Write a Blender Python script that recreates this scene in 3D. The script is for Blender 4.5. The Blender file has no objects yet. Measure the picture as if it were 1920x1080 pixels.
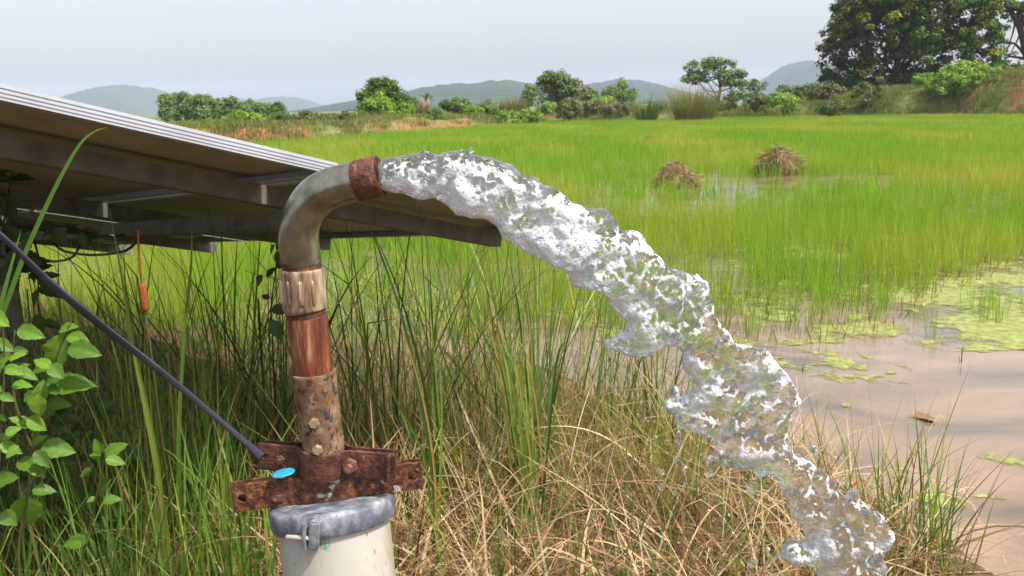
import bpy, bmesh, math, random
import numpy as np
from mathutils import Vector, Matrix
random.seed(7)
RNG = np.random.default_rng(7)
sc = bpy.context.scene
COL = sc.collection

# ------------------------------------------------------------------ camera
PITCH = math.atan(340/1600); ROLL = math.radians(1.3); EYE = 1.5
_f = np.array([0, math.cos(PITCH), -math.sin(PITCH)])
_u0 = np.array([0, math.sin(PITCH), math.cos(PITCH)])
_r = math.cos(ROLL)*np.array([1, 0, 0.]) - math.sin(ROLL)*_u0
_u = math.cos(ROLL)*_u0 + math.sin(ROLL)*np.array([1, 0, 0.])
CAM = np.array([0, 0, EYE])
camd = bpy.data.cameras.new('camera'); cam = bpy.data.objects.new('camera', camd); COL.objects.link(cam)
cam.matrix_world = Matrix(((_r[0], _u[0], -_f[0], 0), (_r[1], _u[1], -_f[1], 0), (_r[2], _u[2], -_f[2], EYE), (0, 0, 0, 1)))
camd.sensor_width = 36; camd.lens = 30; camd.clip_start = 0.05; camd.clip_end = 20000
camd.dof.use_dof = True; camd.dof.focus_distance = 1.75; camd.dof.aperture_fstop = 13
sc.camera = cam

# ------------------------------------------------------------------ sky, sun, exposure
SUN = Vector((0.50, -0.30, 0.95)).normalized()
w = bpy.data.worlds.new('World'); sc.world = w; w.use_nodes = True
nt = w.node_tree; nt.nodes.clear()
sky = nt.nodes.new('ShaderNodeTexSky'); sky.sky_type = 'NISHITA'; sky.sun_disc = False
sky.sun_elevation = math.asin(SUN.z); sky.sun_rotation = math.atan2(SUN.x, SUN.y)
sky.air_density = 1.3; sky.dust_density = 4.0; sky.ozone_density = 1.0; sky.altitude = 100
hs = nt.nodes.new('ShaderNodeHueSaturation'); hs.inputs['Saturation'].default_value = 0.6
bg = nt.nodes.new('ShaderNodeBackground'); bg.inputs['Strength'].default_value = 0.14
wo = nt.nodes.new('ShaderNodeOutputWorld')
tn = nt.nodes.new('ShaderNodeMixRGB'); tn.blend_type = 'MULTIPLY'; tn.inputs[0].default_value = 1.0; tn.inputs[2].default_value = (.985, .966, 1.01, 1)
nt.links.new(sky.outputs[0], hs.inputs['Color']); nt.links.new(hs.outputs[0], tn.inputs[1]); nt.links.new(tn.outputs[0], bg.inputs['Color']); nt.links.new(bg.outputs[0], wo.inputs['Surface'])
sl = bpy.data.lights.new('sun', 'SUN'); sl.energy = 3.2; sl.angle = math.radians(2.0); sl.color = (1, 0.955, 0.88)
so = bpy.data.objects.new('sun', sl); COL.objects.link(so); so.rotation_euler = SUN.to_track_quat('Z', 'Y').to_euler(); so.location = (20, -20, 60)
sc.view_settings.view_transform = 'Standard'; sc.view_settings.look = 'None'; sc.view_settings.gamma = 1.0
sc.view_settings.use_curve_mapping = False; sc.view_settings.exposure = 0.85
sc.render.engine = 'CYCLES'
cy = sc.cycles
cy.max_bounces = 18; cy.diffuse_bounces = 3; cy.glossy_bounces = 4; cy.transmission_bounces = 18; cy.transparent_max_bounces = 8
cy.volume_bounces = 1; cy.caustics_reflective = False; cy.caustics_refractive = False; cy.sample_clamp_indirect = 6.0
cy.use_denoising = True
try: cy.denoiser = 'OPENIMAGEDENOISE'
except Exception: pass

# ------------------------------------------------------------------ helpers: pixels of the 1920x1080 photograph to places
def ray(px, py): return _f + (px-960)/1600*_r - (py-540)/1600*_u
def at(px, py, Y): a = ray(px, py); return CAM + a*(Y/a[1])            # the point at distance Y north of the camera
def atd(px, py, d): return CAM + d*ray(px, py)
def gr(px, py, z=0.): a = ray(px, py); return CAM + a*((z-EYE)/a[2])   # the point on the level z
def V3(p): return Vector((float(p[0]), float(p[1]), float(p[2])))

def smooth(a, b, x):
    t = np.clip((np.asarray(x, float)-a)/(b-a), 0, 1); return t*t*(3-2*t)
_LAT = np.random.default_rng(3).random((64, 64, 64)).astype(np.float32)*2-1
def vnoise(P):
    P = np.asarray(P, np.float32); i = np.floor(P).astype(np.int64); f = P-i; f = f*f*(3-2*f)
    i0 = i & 63; i1 = (i+1) & 63
    x0, y0, z0 = i0[..., 0], i0[..., 1], i0[..., 2]; x1, y1, z1 = i1[..., 0], i1[..., 1], i1[..., 2]
    fx, fy, fz = f[..., 0], f[..., 1], f[..., 2]
    c00 = _LAT[x0, y0, z0]*(1-fx)+_LAT[x1, y0, z0]*fx; c10 = _LAT[x0, y1, z0]*(1-fx)+_LAT[x1, y1, z0]*fx
    c01 = _LAT[x0, y0, z1]*(1-fx)+_LAT[x1, y0, z1]*fx; c11 = _LAT[x0, y1, z1]*(1-fx)+_LAT[x1, y1, z1]*fx
    return (c00*(1-fy)+c10*fy)*(1-fz)+(c01*(1-fy)+c11*fy)*fz
def n2(x, y, s, off=0.): return vnoise(np.stack([np.asarray(x)*s+off, np.asarray(y)*s+off*1.7, np.zeros_like(np.asarray(x, float))+off], -1))

# ------------------------------------------------------------------ helpers: objects
def tag(o, label=None, cat=None, group=None, kind=None):
    if label: o['label'] = label
    if cat: o['category'] = cat
    if group: o['group'] = group
    if kind: o['kind'] = kind
    return o
def empty(name, loc):
    o = bpy.data.objects.new(name, None); o.empty_display_size = 0.05; o.location = V3(loc); COL.objects.link(o); return o
def link(name, me, m=None, parent=None, mw=None):
    o = bpy.data.objects.new(name, me); COL.objects.link(o)
    if m and not me.materials: me.materials.append(m)
    if parent is not None:
        o.parent = parent
        if parent.type == 'EMPTY': o.matrix_parent_inverse = Matrix.Translation(-parent.location)
    if mw is not None: o.matrix_basis = mw
    return o
def mesh_np(name, v, quads=None, tris=None, tint=None, smooth_=True, attrs=None):
    me = bpy.data.meshes.new(name)
    v = np.asarray(v, np.float32); me.vertices.add(len(v)); me.vertices.foreach_set('co', v.ravel())
    nq = 0 if quads is None else len(quads); ntr = 0 if tris is None else len(tris)
    idx = []; 
    if nq: idx.append(np.asarray(quads, np.int32).ravel())
    if ntr: idx.append(np.asarray(tris, np.int32).ravel())
    idx = np.concatenate(idx); me.loops.add(len(idx)); me.loops.foreach_set('vertex_index', idx)
    st = np.concatenate([np.arange(nq)*4, nq*4+np.arange(ntr)*3]).astype(np.int32)
    me.polygons.add(nq+ntr); me.polygons.foreach_set('loop_start', st)
    me.update(calc_edges=True)
    if smooth_: me.polygons.foreach_set('use_smooth', np.ones(nq+ntr, bool))
    at_ = dict(attrs or {})
    if tint is not None: at_['tint'] = tint
    for k, a in at_.items():
        me.attributes.new(k, 'FLOAT', 'POINT').data.foreach_set('value', np.asarray(a, np.float32))
    me.validate(); return me
def bm_mesh(name, bm, smooth_=False):
    me = bpy.data.meshes.new(name); bmesh.ops.recalc_face_normals(bm, faces=bm.faces); bm.to_mesh(me); bm.free()
    if smooth_: me.polygons.foreach_set('use_smooth', np.ones(len(me.polygons), bool))
    return me
def tube_np(pts, rad, ns=10, cap=True):
    """a tapered tube along pts: verts, quads, tris"""
    pts = np.asarray(pts, float); n = len(pts); rad = np.broadcast_to(np.asarray(rad, float), (n,))
    T = np.gradient(pts, axis=0); T /= np.linalg.norm(T, axis=1)[:, None]+1e-9
    ref = np.array([0, 0, 1.]) if abs(T[0][2]) < .9 else np.array([1., 0, 0])
    A = np.cross(T[0], ref); A /= np.linalg.norm(A); vs = []
    for k in range(n):
        A = A-(A@T[k])*T[k]; A /= np.linalg.norm(A)+1e-9; B = np.cross(T[k], A)
        th = np.arange(ns)/ns*2*math.pi
        vs.append(pts[k]+rad[k]*(np.cos(th)[:, None]*A+np.sin(th)[:, None]*B))
    v = np.concatenate(vs); q = []
    for k in range(n-1):
        a = k*ns+np.arange(ns); b = k*ns+(np.arange(ns)+1) % ns
        q.append(np.stack([a, b, b+ns, a+ns], 1))
    q = np.concatenate(q); t = np.zeros((0, 3), int)
    if cap:
        v = np.concatenate([v, pts[:1], pts[-1:]]); c0 = n*ns; i = np.arange(ns); j = (i+1) % ns
        t = np.concatenate([np.stack([j, i, np.full(ns, c0)], 1), np.stack([(n-1)*ns+i, (n-1)*ns+j, np.full(ns, c0+1)], 1)])
    return v, q, t
def cat_np(parts):
    V, Q, T, o = [], [], [], 0
    for v, q, t in parts:
        V.append(v); Q.append(np.asarray(q).reshape(-1, 4)+o); T.append(np.asarray(t).reshape(-1, 3)+o); o += len(v)
    return np.concatenate(V), np.concatenate(Q).astype(int), np.concatenate(T).astype(int)
def spline(P, n):
    """Catmull-Rom through the rows of P"""
    P = np.asarray(P, float); m = len(P); t = np.linspace(0, m-1, n); i = np.clip(t.astype(int), 0, m-2); f = (t-i)[:, None]
    g = lambda k: P[np.clip(k, 0, m-1)]
    a, b, c, d = g(i-1), g(i), g(i+1), g(i+2)
    return .5*(2*b+(c-a)*f+(2*a-5*b+4*c-d)*f**2+(3*b-a-3*c+d)*f**3)

# ------------------------------------------------------------------ helpers: materials
def mat(name):
    m = bpy.data.materials.new(name); m.use_nodes = True; t = m.node_tree; t.nodes.clear()
    return m, t, lambda k, **kw: _node(t, k, kw), lambda a, b: t.links.new(a, b)
def _node(t, k, kw):
    n = t.nodes.new('ShaderNode'+k)
    for a, b in kw.items():
        if a.startswith('i_'): n.inputs[a[2:].replace('_', ' ')].default_value = b
        elif a.startswith('n_'): n.inputs[int(a[2:])].default_value = b
        else: setattr(n, a, b)
    return n
def ramp(N, stops, interp='LINEAR'):
    r = N('ValToRGB'); e = r.color_ramp; e.interpolation = interp
    while len(e.elements) < len(stops): e.elements.new(0.5)
    for el, (p, c) in zip(e.elements, stops): el.position = p; el.color = (*c, 1) if len(c) == 3 else c
    return r
def leaf_mat(name, stops, transl=0.35, rough=0.5, rand=0.0, patch=None, spec=0.3, tcol=(1.15, 1.1, .6)):
    m, t, N, L = mat(name)
    a = N('Attribute', attribute_name='tint'); fac = a.outputs['Fac']
    if rand:
        oi = N('ObjectInfo'); mm = N('Math', operation='MULTIPLY_ADD', n_1=rand); L(oi.outputs['Random'], mm.inputs[0])
        m2 = N('Math', operation='MULTIPLY', n_1=1-rand); L(fac, m2.inputs[0]); L(m2.outputs[0], mm.inputs[2]); fac = mm.outputs[0]
    r = ramp(N, stops); L(fac, r.inputs[0]); col = r.outputs[0]
    if patch:
        scale, cc, lo, hi = patch
        g = N('NewGeometry'); nz = N('TexNoise', i_Scale=scale, i_Detail=3.0); mp = N('Mapping'); mp.inputs['Scale'].default_value = (1, .45, 0)
        L(g.outputs['Position'], mp.inputs[0]); L(mp.outputs[0], nz.inputs['Vector'])
        rr = N('MapRange'); rr.inputs[1].default_value = lo; rr.inputs[2].default_value = hi; L(nz.outputs['Fac'], rr.inputs[0])
        mx = N('MixRGB', blend_type='MIX'); mx.inputs[2].default_value = (*cc, 1)
        ms = N('Math', operation='MULTIPLY', n_1=.9); L(rr.outputs[0], ms.inputs[0]); L(ms.outputs[0], mx.inputs[0]); L(col, mx.inputs[1]); col = mx.outputs[0]
    p = N('BsdfPrincipled', i_Roughness=rough); p.inputs['Specular IOR Level'].default_value = spec; L(col, p.inputs['Base Color'])
    tr = N('BsdfTranslucent'); mt = N('MixRGB', blend_type='MULTIPLY', n_0=1.0); mt.inputs[2].default_value = (*tcol, 1); L(col, mt.inputs[1]); L(mt.outputs[0], tr.inputs['Color'])
    mix = N('MixShader', n_0=transl); L(p.outputs[0], mix.inputs[1]); L(tr.outputs[0], mix.inputs[2])
    o = N('OutputMaterial'); L(mix.outputs[0], o.inputs['Surface']); return m
def noise_mat(name, stops, scale=20., detail=6., rough=(.5, .8), metal=0., bump=.3, bscale=None, stretch=(1, 1, 1), spec=.5, dist=0.0, second=None):
    """colour by a stretched noise; second = (scale, threshold, width, colour, stretch) lays chips or stains of another colour over it"""
    m, t, N, L = mat(name)
    tc = N('TexCoord'); mp = N('Mapping'); mp.inputs['Scale'].default_value = stretch; L(tc.outputs['Object'], mp.inputs[0])
    nz = N('TexNoise', i_Scale=scale, i_Detail=detail, i_Roughness=.62, i_Distortion=dist); L(mp.outputs[0], nz.inputs['Vector'])
    r = ramp(N, stops); L(nz.outputs['Fac'], r.inputs[0]); col = r.outputs[0]
    p = N('BsdfPrincipled', i_Metallic=metal); p.inputs['Specular IOR Level'].default_value = spec
    for s in (second or []):
        sc_, th, wd, cc, st = s
        m2 = N('Mapping'); m2.inputs['Scale'].default_value = st; m2.inputs['Location'].default_value = (sc_*.13, 3.1, th*7); L(tc.outputs['Object'], m2.inputs[0])
        n_ = N('TexNoise', i_Scale=sc_, i_Detail=5.0, i_Roughness=.6); L(m2.outputs[0], n_.inputs['Vector'])
        rr = N('MapRange'); rr.inputs[1].default_value = th; rr.inputs[2].default_value = th+wd; L(n_.outputs['Fac'], rr.inputs[0])
        mx = N('MixRGB'); mx.inputs[2].default_value = (*cc, 1); L(rr.outputs[0], mx.inputs[0]); L(col, mx.inputs[1]); col = mx.outputs[0]
    L(col, p.inputs['Base Color'])
    rg = N('MapRange'); rg.inputs[3].default_value = rough[0]; rg.inputs[4].default_value = rough[1]; L(nz.outputs['Fac'], rg.inputs[0]); L(rg.outputs[0], p.inputs['Roughness'])
    if bump:
        n3 = N('TexNoise', i_Scale=bscale or scale*2.5, i_Detail=5.0); L(mp.outputs[0], n3.inputs['Vector'])
        b = N('Bump', i_Strength=bump, i_Distance=.01 if scale > 3 else .2); L(n3.outputs['Fac'], b.inputs['Height']); L(b.outputs[0], p.inputs['Normal'])
    o = N('OutputMaterial'); L(p.outputs[0], o.inputs['Surface']); return m

M = {}
M['soil'] = noise_mat('soil', [(.25, (.055, .035, .02)), (.5, (.13, .085, .045)), (.75, (.22, .15, .085))], 6., 8., (.85, .98), bump=.6, bscale=40., spec=.15)
M['bark'] = noise_mat('bark', [(.3, (.03, .024, .018)), (.7, (.10, .08, .06))], 6., 6., (.85, .95), bump=.5, spec=.1)
M['stem'] = leaf_mat('stem_green', [(0, (.10, .09, .03)), (1, (.13, .18, .04))], .1)
M['alu'] = noise_mat('aluminium', [(.3, (.36, .37, .39)), (.7, (.45, .46, .48))], 9., 4., (.4, .52), metal=.3, bump=.03, second=[(14., .64, .05, (.46, .33, .14), (1, 1, 1))])
M['backsheet'] = noise_mat('panel_backsheet', [(.3, (.25, .225, .17)), (.7, (.35, .325, .26))], 2.5, 6., (.5, .65), bump=.02, second=[(7., .66, .12, (.22, .13, .06), (1, 1, 3))])
M['cells'] = noise_mat('solar_cells', [(.3, (.01, .013, .03)), (.7, (.015, .02, .05))], 5., 2., (.1, .15), bump=0)
M['galv'] = noise_mat('weathered_steel_section', [(.3, (.10, .085, .065)), (.55, (.17, .15, .12)), (.8, (.26, .23, .19))], 14., 8., (.55, .75), metal=.3, bump=.15, stretch=(1, 1, 1), second=[(5., .6, .1, (.10, .055, .03), (1, 1, 1))])
M['elbow'] = noise_mat('galvanised_elbow', [(.3, (.10, .09, .06)), (.48, (.22, .20, .14)), (.62, (.33, .305, .225)), (.75, (.42, .39, .31))], 20., 6., (.16, .34), metal=.8, bump=.05, bscale=90., stretch=(1, 1, .8), second=[(34., .64, .10, (.15, .10, .05), (1, 1, .7)), (120., .70, .03, (.5, .47, .38), (1, 1, 1))])
M['redrust'] = noise_mat('red_rust_band', [(.3, (.028, .012, .008)), (.52, (.105, .032, .017)), (.75, (.22, .075, .03))], 70., 9., (.45, .8), metal=.1, bump=.35, second=[(55., .60, .08, (.26, .14, .07), (1, 1, 1)), (30., .57, .1, (.035, .016, .012), (1, 1, 1))])
M['rust'] = noise_mat('pitted_rust', [(.28, (.022, .010, .007)), (.45, (.075, .027, .016)), (.6, (.135, .052, .028)), (.78, (.24, .10, .05))], 55., 9., (.5, .8), metal=.2, bump=.35, bscale=190., second=[(60., .66, .06, (.32, .26, .21), (1, 1, 1))])
M['rustpale'] = noise_mat('pitted_rust_with_scale', [(.30, (.025, .011, .008)), (.44, (.075, .028, .015)), (.56, (.16, .06, .026)), (.66, (.33, .14, .05)), (.78, (.40, .31, .24))], 75., 10., (.4, .8), metal=.2, bump=.4, bscale=190., second=[(26., .62, .05, (.48, .44, .40), (1, 1, 1)), (14., .60, .1, (.05, .022, .014), (1, 1, 1))])
M['nut'] = noise_mat('rusty_nut', [(.3, (.09, .038, .028)), (.55, (.26, .115, .075)), (.8, (.40, .24, .16))], 60., 6., (.4, .7), metal=.4, bump=.4)
M['brass'] = noise_mat('dull_brass_bolt', [(.3, (.30, .24, .12)), (.7, (.58, .50, .32))], 70., 5., (.35, .55), metal=.5, bump=.15)
M['coupling'] = noise_mat('stained_coupling', [(.34, (.09, .07, .06)), (.46, (.30, .19, .10)), (.56, (.46, .37, .25)), (.68, (.55, .49, .38))], 48., 7., (.35, .6), metal=.25, bump=.12, stretch=(1.2, 1.2, .22), second=[(26., .6, .06, (.09, .085, .09), (1, 1, .25)), (22., .62, .05, (.42, .16, .03), (1, 1, .2))])
M['midpipe'] = noise_mat('rust_streaked_pipe', [(.34, (.035, .015, .012)), (.45, (.13, .036, .02)), (.55, (.25, .08, .035)), (.66, (.42, .30, .18))], 42., 8., (.32, .6), metal=.25, bump=.1, stretch=(1.3, 1.3, .16), second=[(18., .62, .06, (.42, .36, .25), (1, 1, .2))])
M['sleeve'] = noise_mat('peeling_paint_sleeve', [(.3, (.10, .05, .025)), (.5, (.21, .12, .065)), (.72, (.34, .26, .17))], 32., 9., (.4, .7), metal=.15, bump=.25, second=[(75., .565, .03, (.03, .034, .045), (1.3, 1.3, .8)), (34., .62, .06, (.27, .23, .18), (1, 1, .5)), (95., .68, .02, (.05, .20, .27), (1.5, 1.5, .5)), (50., .63, .04, (.15, .04, .022), (1, 1, .6))])
M['pvc'] = noise_mat('cream_plastic_pipe', [(.3, (.36, .345, .28)), (.6, (.43, .415, .355)), (.8, (.48, .465, .41))], 7., 5., (.38, .55), bump=.03, stretch=(1, 1, .2), second=[(9., .52, .2, (.33, .275, .16), (1, 1, .12)), (30., .60, .08, (.36, .31, .20), (1, 1, .25)), (70., .66, .03, (.24, .19, .12), (1, 1, .6))])
M['capring'] = noise_mat('scuffed_cap', [(.3, (.05, .056, .075)), (.48, (.10, .112, .14)), (.60, (.24, .25, .27)), (.74, (.46, .46, .46))], 34., 10., (.5, .75), bump=.12, bscale=70., stretch=(.7, .7, .6), second=[(60., .68, .03, (.02, .02, .026), (1, 1, 1))])
M['caplid'] = noise_mat('dusty_cap_top', [(.3, (.12, .12, .14)), (.5, (.40, .37, .34)), (.7, (.56, .52, .46))], 14., 8., (.6, .85), bump=.25, second=[(12., .6, .05, (.34, .23, .10), (1, 1, 1))])
M['print'] = noise_mat('green_print', [(.3, (.04, .25, .16)), (.7, (.07, .34, .22))], 90., 3., (.5, .6), bump=0)
M['blue'] = noise_mat('blue_plastic', [(.3, (.01, .22, .40)), (.7, (.02, .33, .50))], 60., 5., (.35, .5), bump=.1, second=[(70., .6, .1, (.30, .30, .28), (1, 1, 1))])
M['strap'] = noise_mat('black_cable_sheath', [(.3, (.012, .012, .017)), (.55, (.022, .022, .031)), (.75, (.05, .05, .065))], 12., 6., (.3, .5), bump=.1, second=[(30., .68, .04, (.3, .3, .3), (1, 1, 1))])
M['hill'] = None

# ------------------------------------------------------------------ blades: grass, reeds, straw
def blades(P, Ht, yaw, lean, bend, width, tint, nseg=7, face=None, kink=None, wexp=2.2, pw=1.5, tipdown=None):
    P = np.asarray(P, float); n = len(P)
    B = lambda a: np.broadcast_to(np.asarray(a, float), (n,))
    Ht, yaw, lean, bend, width, tint = map(B, (Ht, yaw, lean, bend, width, tint))
    face = RNG.uniform(-.9, .9, n) if face is None else B(face)
    t = np.linspace(0, 1, nseg+1); tm = (t[1:]+t[:-1])/2
    ph = lean[:, None]+bend[:, None]*tm[None]**pw
    if kink is not None:
        kt, ka = kink; ph = ph+np.where(tm[None] > kt[:, None], ka[:, None], 0)
    dl = (Ht/nseg)[:, None]
    hx = np.concatenate([np.zeros((n, 1)), np.cumsum(np.sin(ph)*dl, 1)], 1); hz = np.concatenate([np.zeros((n, 1)), np.cumsum(np.cos(ph)*dl, 1)], 1)
    cx, cyy = np.cos(yaw)[:, None], np.sin(yaw)[:, None]
    C = np.stack([P[:, :1]+hx*cx, P[:, 1:2]+hx*cyy, P[:, 2:]+hz], -1)
    ph2 = np.concatenate([ph, ph[:, -1:]], 1)
    nx = np.stack([np.cos(ph2)*cx, np.cos(ph2)*cyy, -np.sin(ph2)], -1); sd = np.stack([-cyy+0*ph2, cx+0*ph2, 0*ph2], -1)
    S = np.cos(face)[:, None, None]*sd+np.sin(face)[:, None, None]*nx
    wv = width[:, None]*np.maximum(1-t[None]**wexp, .04)*(.55+.45*np.minimum(1, t[None]*5))
    V = np.stack([C-S*wv[..., None]/2, C+S*wv[..., None]/2], 2).reshape(-1, 3)
    base = (np.arange(n)*(nseg+1)*2)[:, None]+np.arange(nseg)[None]*2
    q = np.stack([base, base+1, base+3, base+2], -1).reshape(-1, 4)
    tt = np.repeat(tint, (nseg+1)*2)
    return V, q, tt
def blades_obj(name, sets, m, parent=None):
    V, Q, T, o = [], [], [], 0
    for v, q, t in sets: V.append(v); Q.append(q+o); T.append(t); o += len(v)
    me = mesh_np(name, np.concatenate(V), np.concatenate(Q), None, np.concatenate(T))
    return link(name, me, m, parent)
def scatter(name, pts, rot, scl, idx, protos):
    """one object that instances small clump meshes on its points"""
    me = bpy.data.meshes.new(name); n = len(pts); me.vertices.add(n); me.vertices.foreach_set('co', np.asarray(pts, np.float32).ravel())
    me.attributes.new('rz', 'FLOAT', 'POINT').data.foreach_set('value', np.asarray(rot, np.float32))
    me.attributes.new('sc', 'FLOAT', 'POINT').data.foreach_set('value', np.asarray(scl, np.float32))
    me.attributes.new('ix', 'INT', 'POINT').data.foreach_set('value', np.asarray(idx, np.int32))
    o = bpy.data.objects.new(name, me); COL.objects.link(o)
    c = bpy.data.collections.new(name+'_clumps')
    for k, (pm, mm) in enumerate(protos):
        pm.materials.append(mm); po = bpy.data.objects.new('%s_clump_%02d' % (name, k), pm); c.objects.link(po)
    g = bpy.data.node_groups.new(name, 'GeometryNodeTree')
    g.interface.new_socket('Geometry', in_out='INPUT', socket_type='NodeSocketGeometry'); g.interface.new_socket('Geometry', in_out='OUTPUT', socket_type='NodeSocketGeometry')
    N = lambda k: g.nodes.new(k); L = g.links.new
    gi, go, ip, ci = N('NodeGroupInput'), N('NodeGroupOutput'), N('GeometryNodeInstanceOnPoints'), N('GeometryNodeCollectionInfo')
    ci.inputs['Collection'].default_value = c; ci.inputs['Separate Children'].default_value = True; ci.inputs['Reset Children'].default_value = True
    def att(nm, ty):
        a = N('GeometryNodeInputNamedAttribute'); a.data_type = ty; a.inputs['Name'].default_value = nm; return [s for s in a.outputs if s.enabled][0]
    cb = N('ShaderNodeCombineXYZ'); L(att('rz', 'FLOAT'), cb.inputs[2])
    L(gi.outputs[0], ip.inputs['Points']); L(ci.outputs[0], ip.inputs['Instance']); ip.inputs['Pick Instance'].default_value = True
    L(att('ix', 'INT'), ip.inputs['Instance Index']); L(cb.outputs[0], ip.inputs['Rotation']); L(att('sc', 'FLOAT'), ip.inputs['Scale']); L(ip.outputs[0], go.inputs[0])
    o.modifiers.new('scatter', 'NODES').node_group = g
    return o

# ------------------------------------------------------------------ terrain
EDGE_PX = [(-900, 300), (0, 292), (300, 285), (500, 274), (640, 262), (860, 245), (1000, 233), (1200, 229), (1350, 225), (1600, 222), (1920, 221), (2600, 219)]
_e = np.array([gr(*p) for p in EDGE_PX]); EDGE_A = _e[:, 0]/_e[:, 1]; EDGE_D = _e[:, 1]
BANK_A = [(-.75, .8), (-.4, .9), (-.2, 1.0), (-.08, .85), (.02, .6), (.15, .5), (.24, .35), (.30, 1.0), (.38, 1.6), (.46, 1.9), (.55, 2.5), (.62, 2.6), (1.2, 2.6)]
def edge_y(a): return np.interp(a, EDGE_A, EDGE_D)
SHX = [-9, -2.2, -.87, .1, .69, 1.05, 1.32, 1.43, 1.5, 1.9, 9]; SHY = [6.1, 5.9, 5.3, 4.7, 4.0, 3.5, 3.1, 2.5, 1.9, 1.0, .2]
def ground_z(x, y):
    x = np.asarray(x, float); y = np.asarray(y, float)
    a = x/np.maximum(y, .5); ey = edge_y(a)
    sy = np.interp(x, SHX, SHY)+.12*n2(x, y, 1.7, 3.)
    z = -.10+.02*n2(x, y, .7)
    z = z+(.19+.05*n2(x, y, 2.3, 9.)+.03*n2(x, y, 7., 4.))*smooth(-.25, .3, sy-y)
    past = y-ey+1.2*n2(x, y, .16, 5.)+.5*n2(x, y, .5, 2.)
    hb = np.interp(a, [p[0] for p in BANK_A], [p[1] for p in BANK_A])
    rise = smooth(-.2, 2.2, past)
    z = z+rise*(hb+.1+.35*hb*n2(x, y, .22, 7.)+.10*n2(x, y, .9, 8.))
    far = smooth(6, 30, past); z = z*(1-far)+far*(.55+.15*n2(x, y, .05, 1.))
    return z
def axis(near, far, n, k): u = np.linspace(-1, 1, n); return np.sinh(u*k)/math.sinh(k)*far
ys = np.concatenate([np.linspace(-4, .4, 12), np.geomspace(.8, 7, 90)[0:], np.geomspace(7.2, 32, 60), np.geomspace(33, 130, 150), np.geomspace(134, 4150, 40)])
us = np.concatenate([np.linspace(-60, -1.2, 26), np.linspace(-1.15, 1.15, 260), np.linspace(1.2, 60, 26)])
Yg, Ug = np.meshgrid(ys, us, indexing='ij'); Xg = np.clip(Ug*np.maximum(np.abs(Yg), 1.5)*.95, -9000+Ug, 9000+Ug)
Zg = ground_z(Xg, Yg)
nr, nc = Yg.shape; ii = (np.arange(nr-1)[:, None]*nc+np.arange(nc-1)[None]).ravel()
gq = np.stack([ii, ii+1, ii+nc+1, ii+nc], 1)
# the bank: red earth where it is steep and bare, grass cover elsewhere
def ground_mat():
    m, t, N, L = mat('ground_cover')
    g = N('NewGeometry'); a = N('Attribute', attribute_name='bare'); b = N('Attribute', attribute_name='near')
    nz = N('TexNoise', i_Scale=.9, i_Detail=9.0, i_Roughness=.7); L(g.outputs['Position'], nz.inputs['Vector'])
    nf = N('TexNoise', i_Scale=9.0, i_Detail=8.0, i_Roughness=.65); L(g.outputs['Position'], nf.inputs['Vector'])
    gcol = ramp(N, [(.25, (.06, .085, .02)), (.5, (.13, .155, .04)), (.72, (.25, .20, .09))]); L(nz.outputs['Fac'], gcol.inputs[0])
    ecol = ramp(N, [(.25, (.12, .045, .02)), (.5, (.27, .11, .05)), (.75, (.40, .21, .11))]); L(nz.outputs['Fac'], ecol.inputs[0])
    scol = ramp(N, [(.25, (.045, .028, .015)), (.5, (.115, .075, .038)), (.75, (.21, .145, .08))]); L(nf.outputs['Fac'], scol.inputs[0])
    m1 = N('MixRGB'); L(a.outputs['Fac'], m1.inputs[0]); L(gcol.outputs[0], m1.inputs[1]); L(ecol.outputs[0], m1.inputs[2])
    m2 = N('MixRGB'); L(b.outputs['Fac'], m2.inputs[0]); L(m1.outputs[0], m2.inputs[1]); L(scol.outputs[0], m2.inputs[2])
    p = N('BsdfPrincipled', i_Roughness=.93); p.inputs['Specular IOR Level'].default_value = .15; L(m2.outputs[0], p.inputs['Base Color'])
    nb = N('TexNoise', i_Scale=30.0, i_Detail=6.0); L(g.outputs['Position'], nb.inputs['Vector'])
    bp = N('Bump', i_Strength=.6, i_Distance=.03); L(nb.outputs['Fac'], bp.inputs['Height']); L(bp.outputs[0], p.inputs['Normal'])
    o = N('OutputMaterial'); L(p.outputs[0], o.inputs['Surface']); return m
past = Yg-edge_y(Xg/np.maximum(Yg, .5))
bare = smooth(.05, .35, n2(Xg, Yg, .13, 11.)+.6*n2(Xg, Yg, .5, 12.)+np.where(Ug < .05, .22, np.where(Ug > .60, -.4, -.62)))*smooth(-1., .0, past)*(1-smooth(1.2, 3.2, past))
bare = np.maximum(bare, .8*smooth(.35, .6, n2(Xg, Yg, .07, 21.))*(1-smooth(.1, .2, Xg/np.maximum(Yg, 1)))*smooth(2, 4, past)*(1-smooth(20, 40, past)))
ground = link('ground', mesh_np('ground', np.stack([Xg, Yg, Zg], -1).reshape(-1, 3), gq, attrs={'bare': bare.ravel(), 'near': (1-smooth(9, 14, Yg)).ravel()}), ground_mat())
tag(ground, kind='structure')

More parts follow.
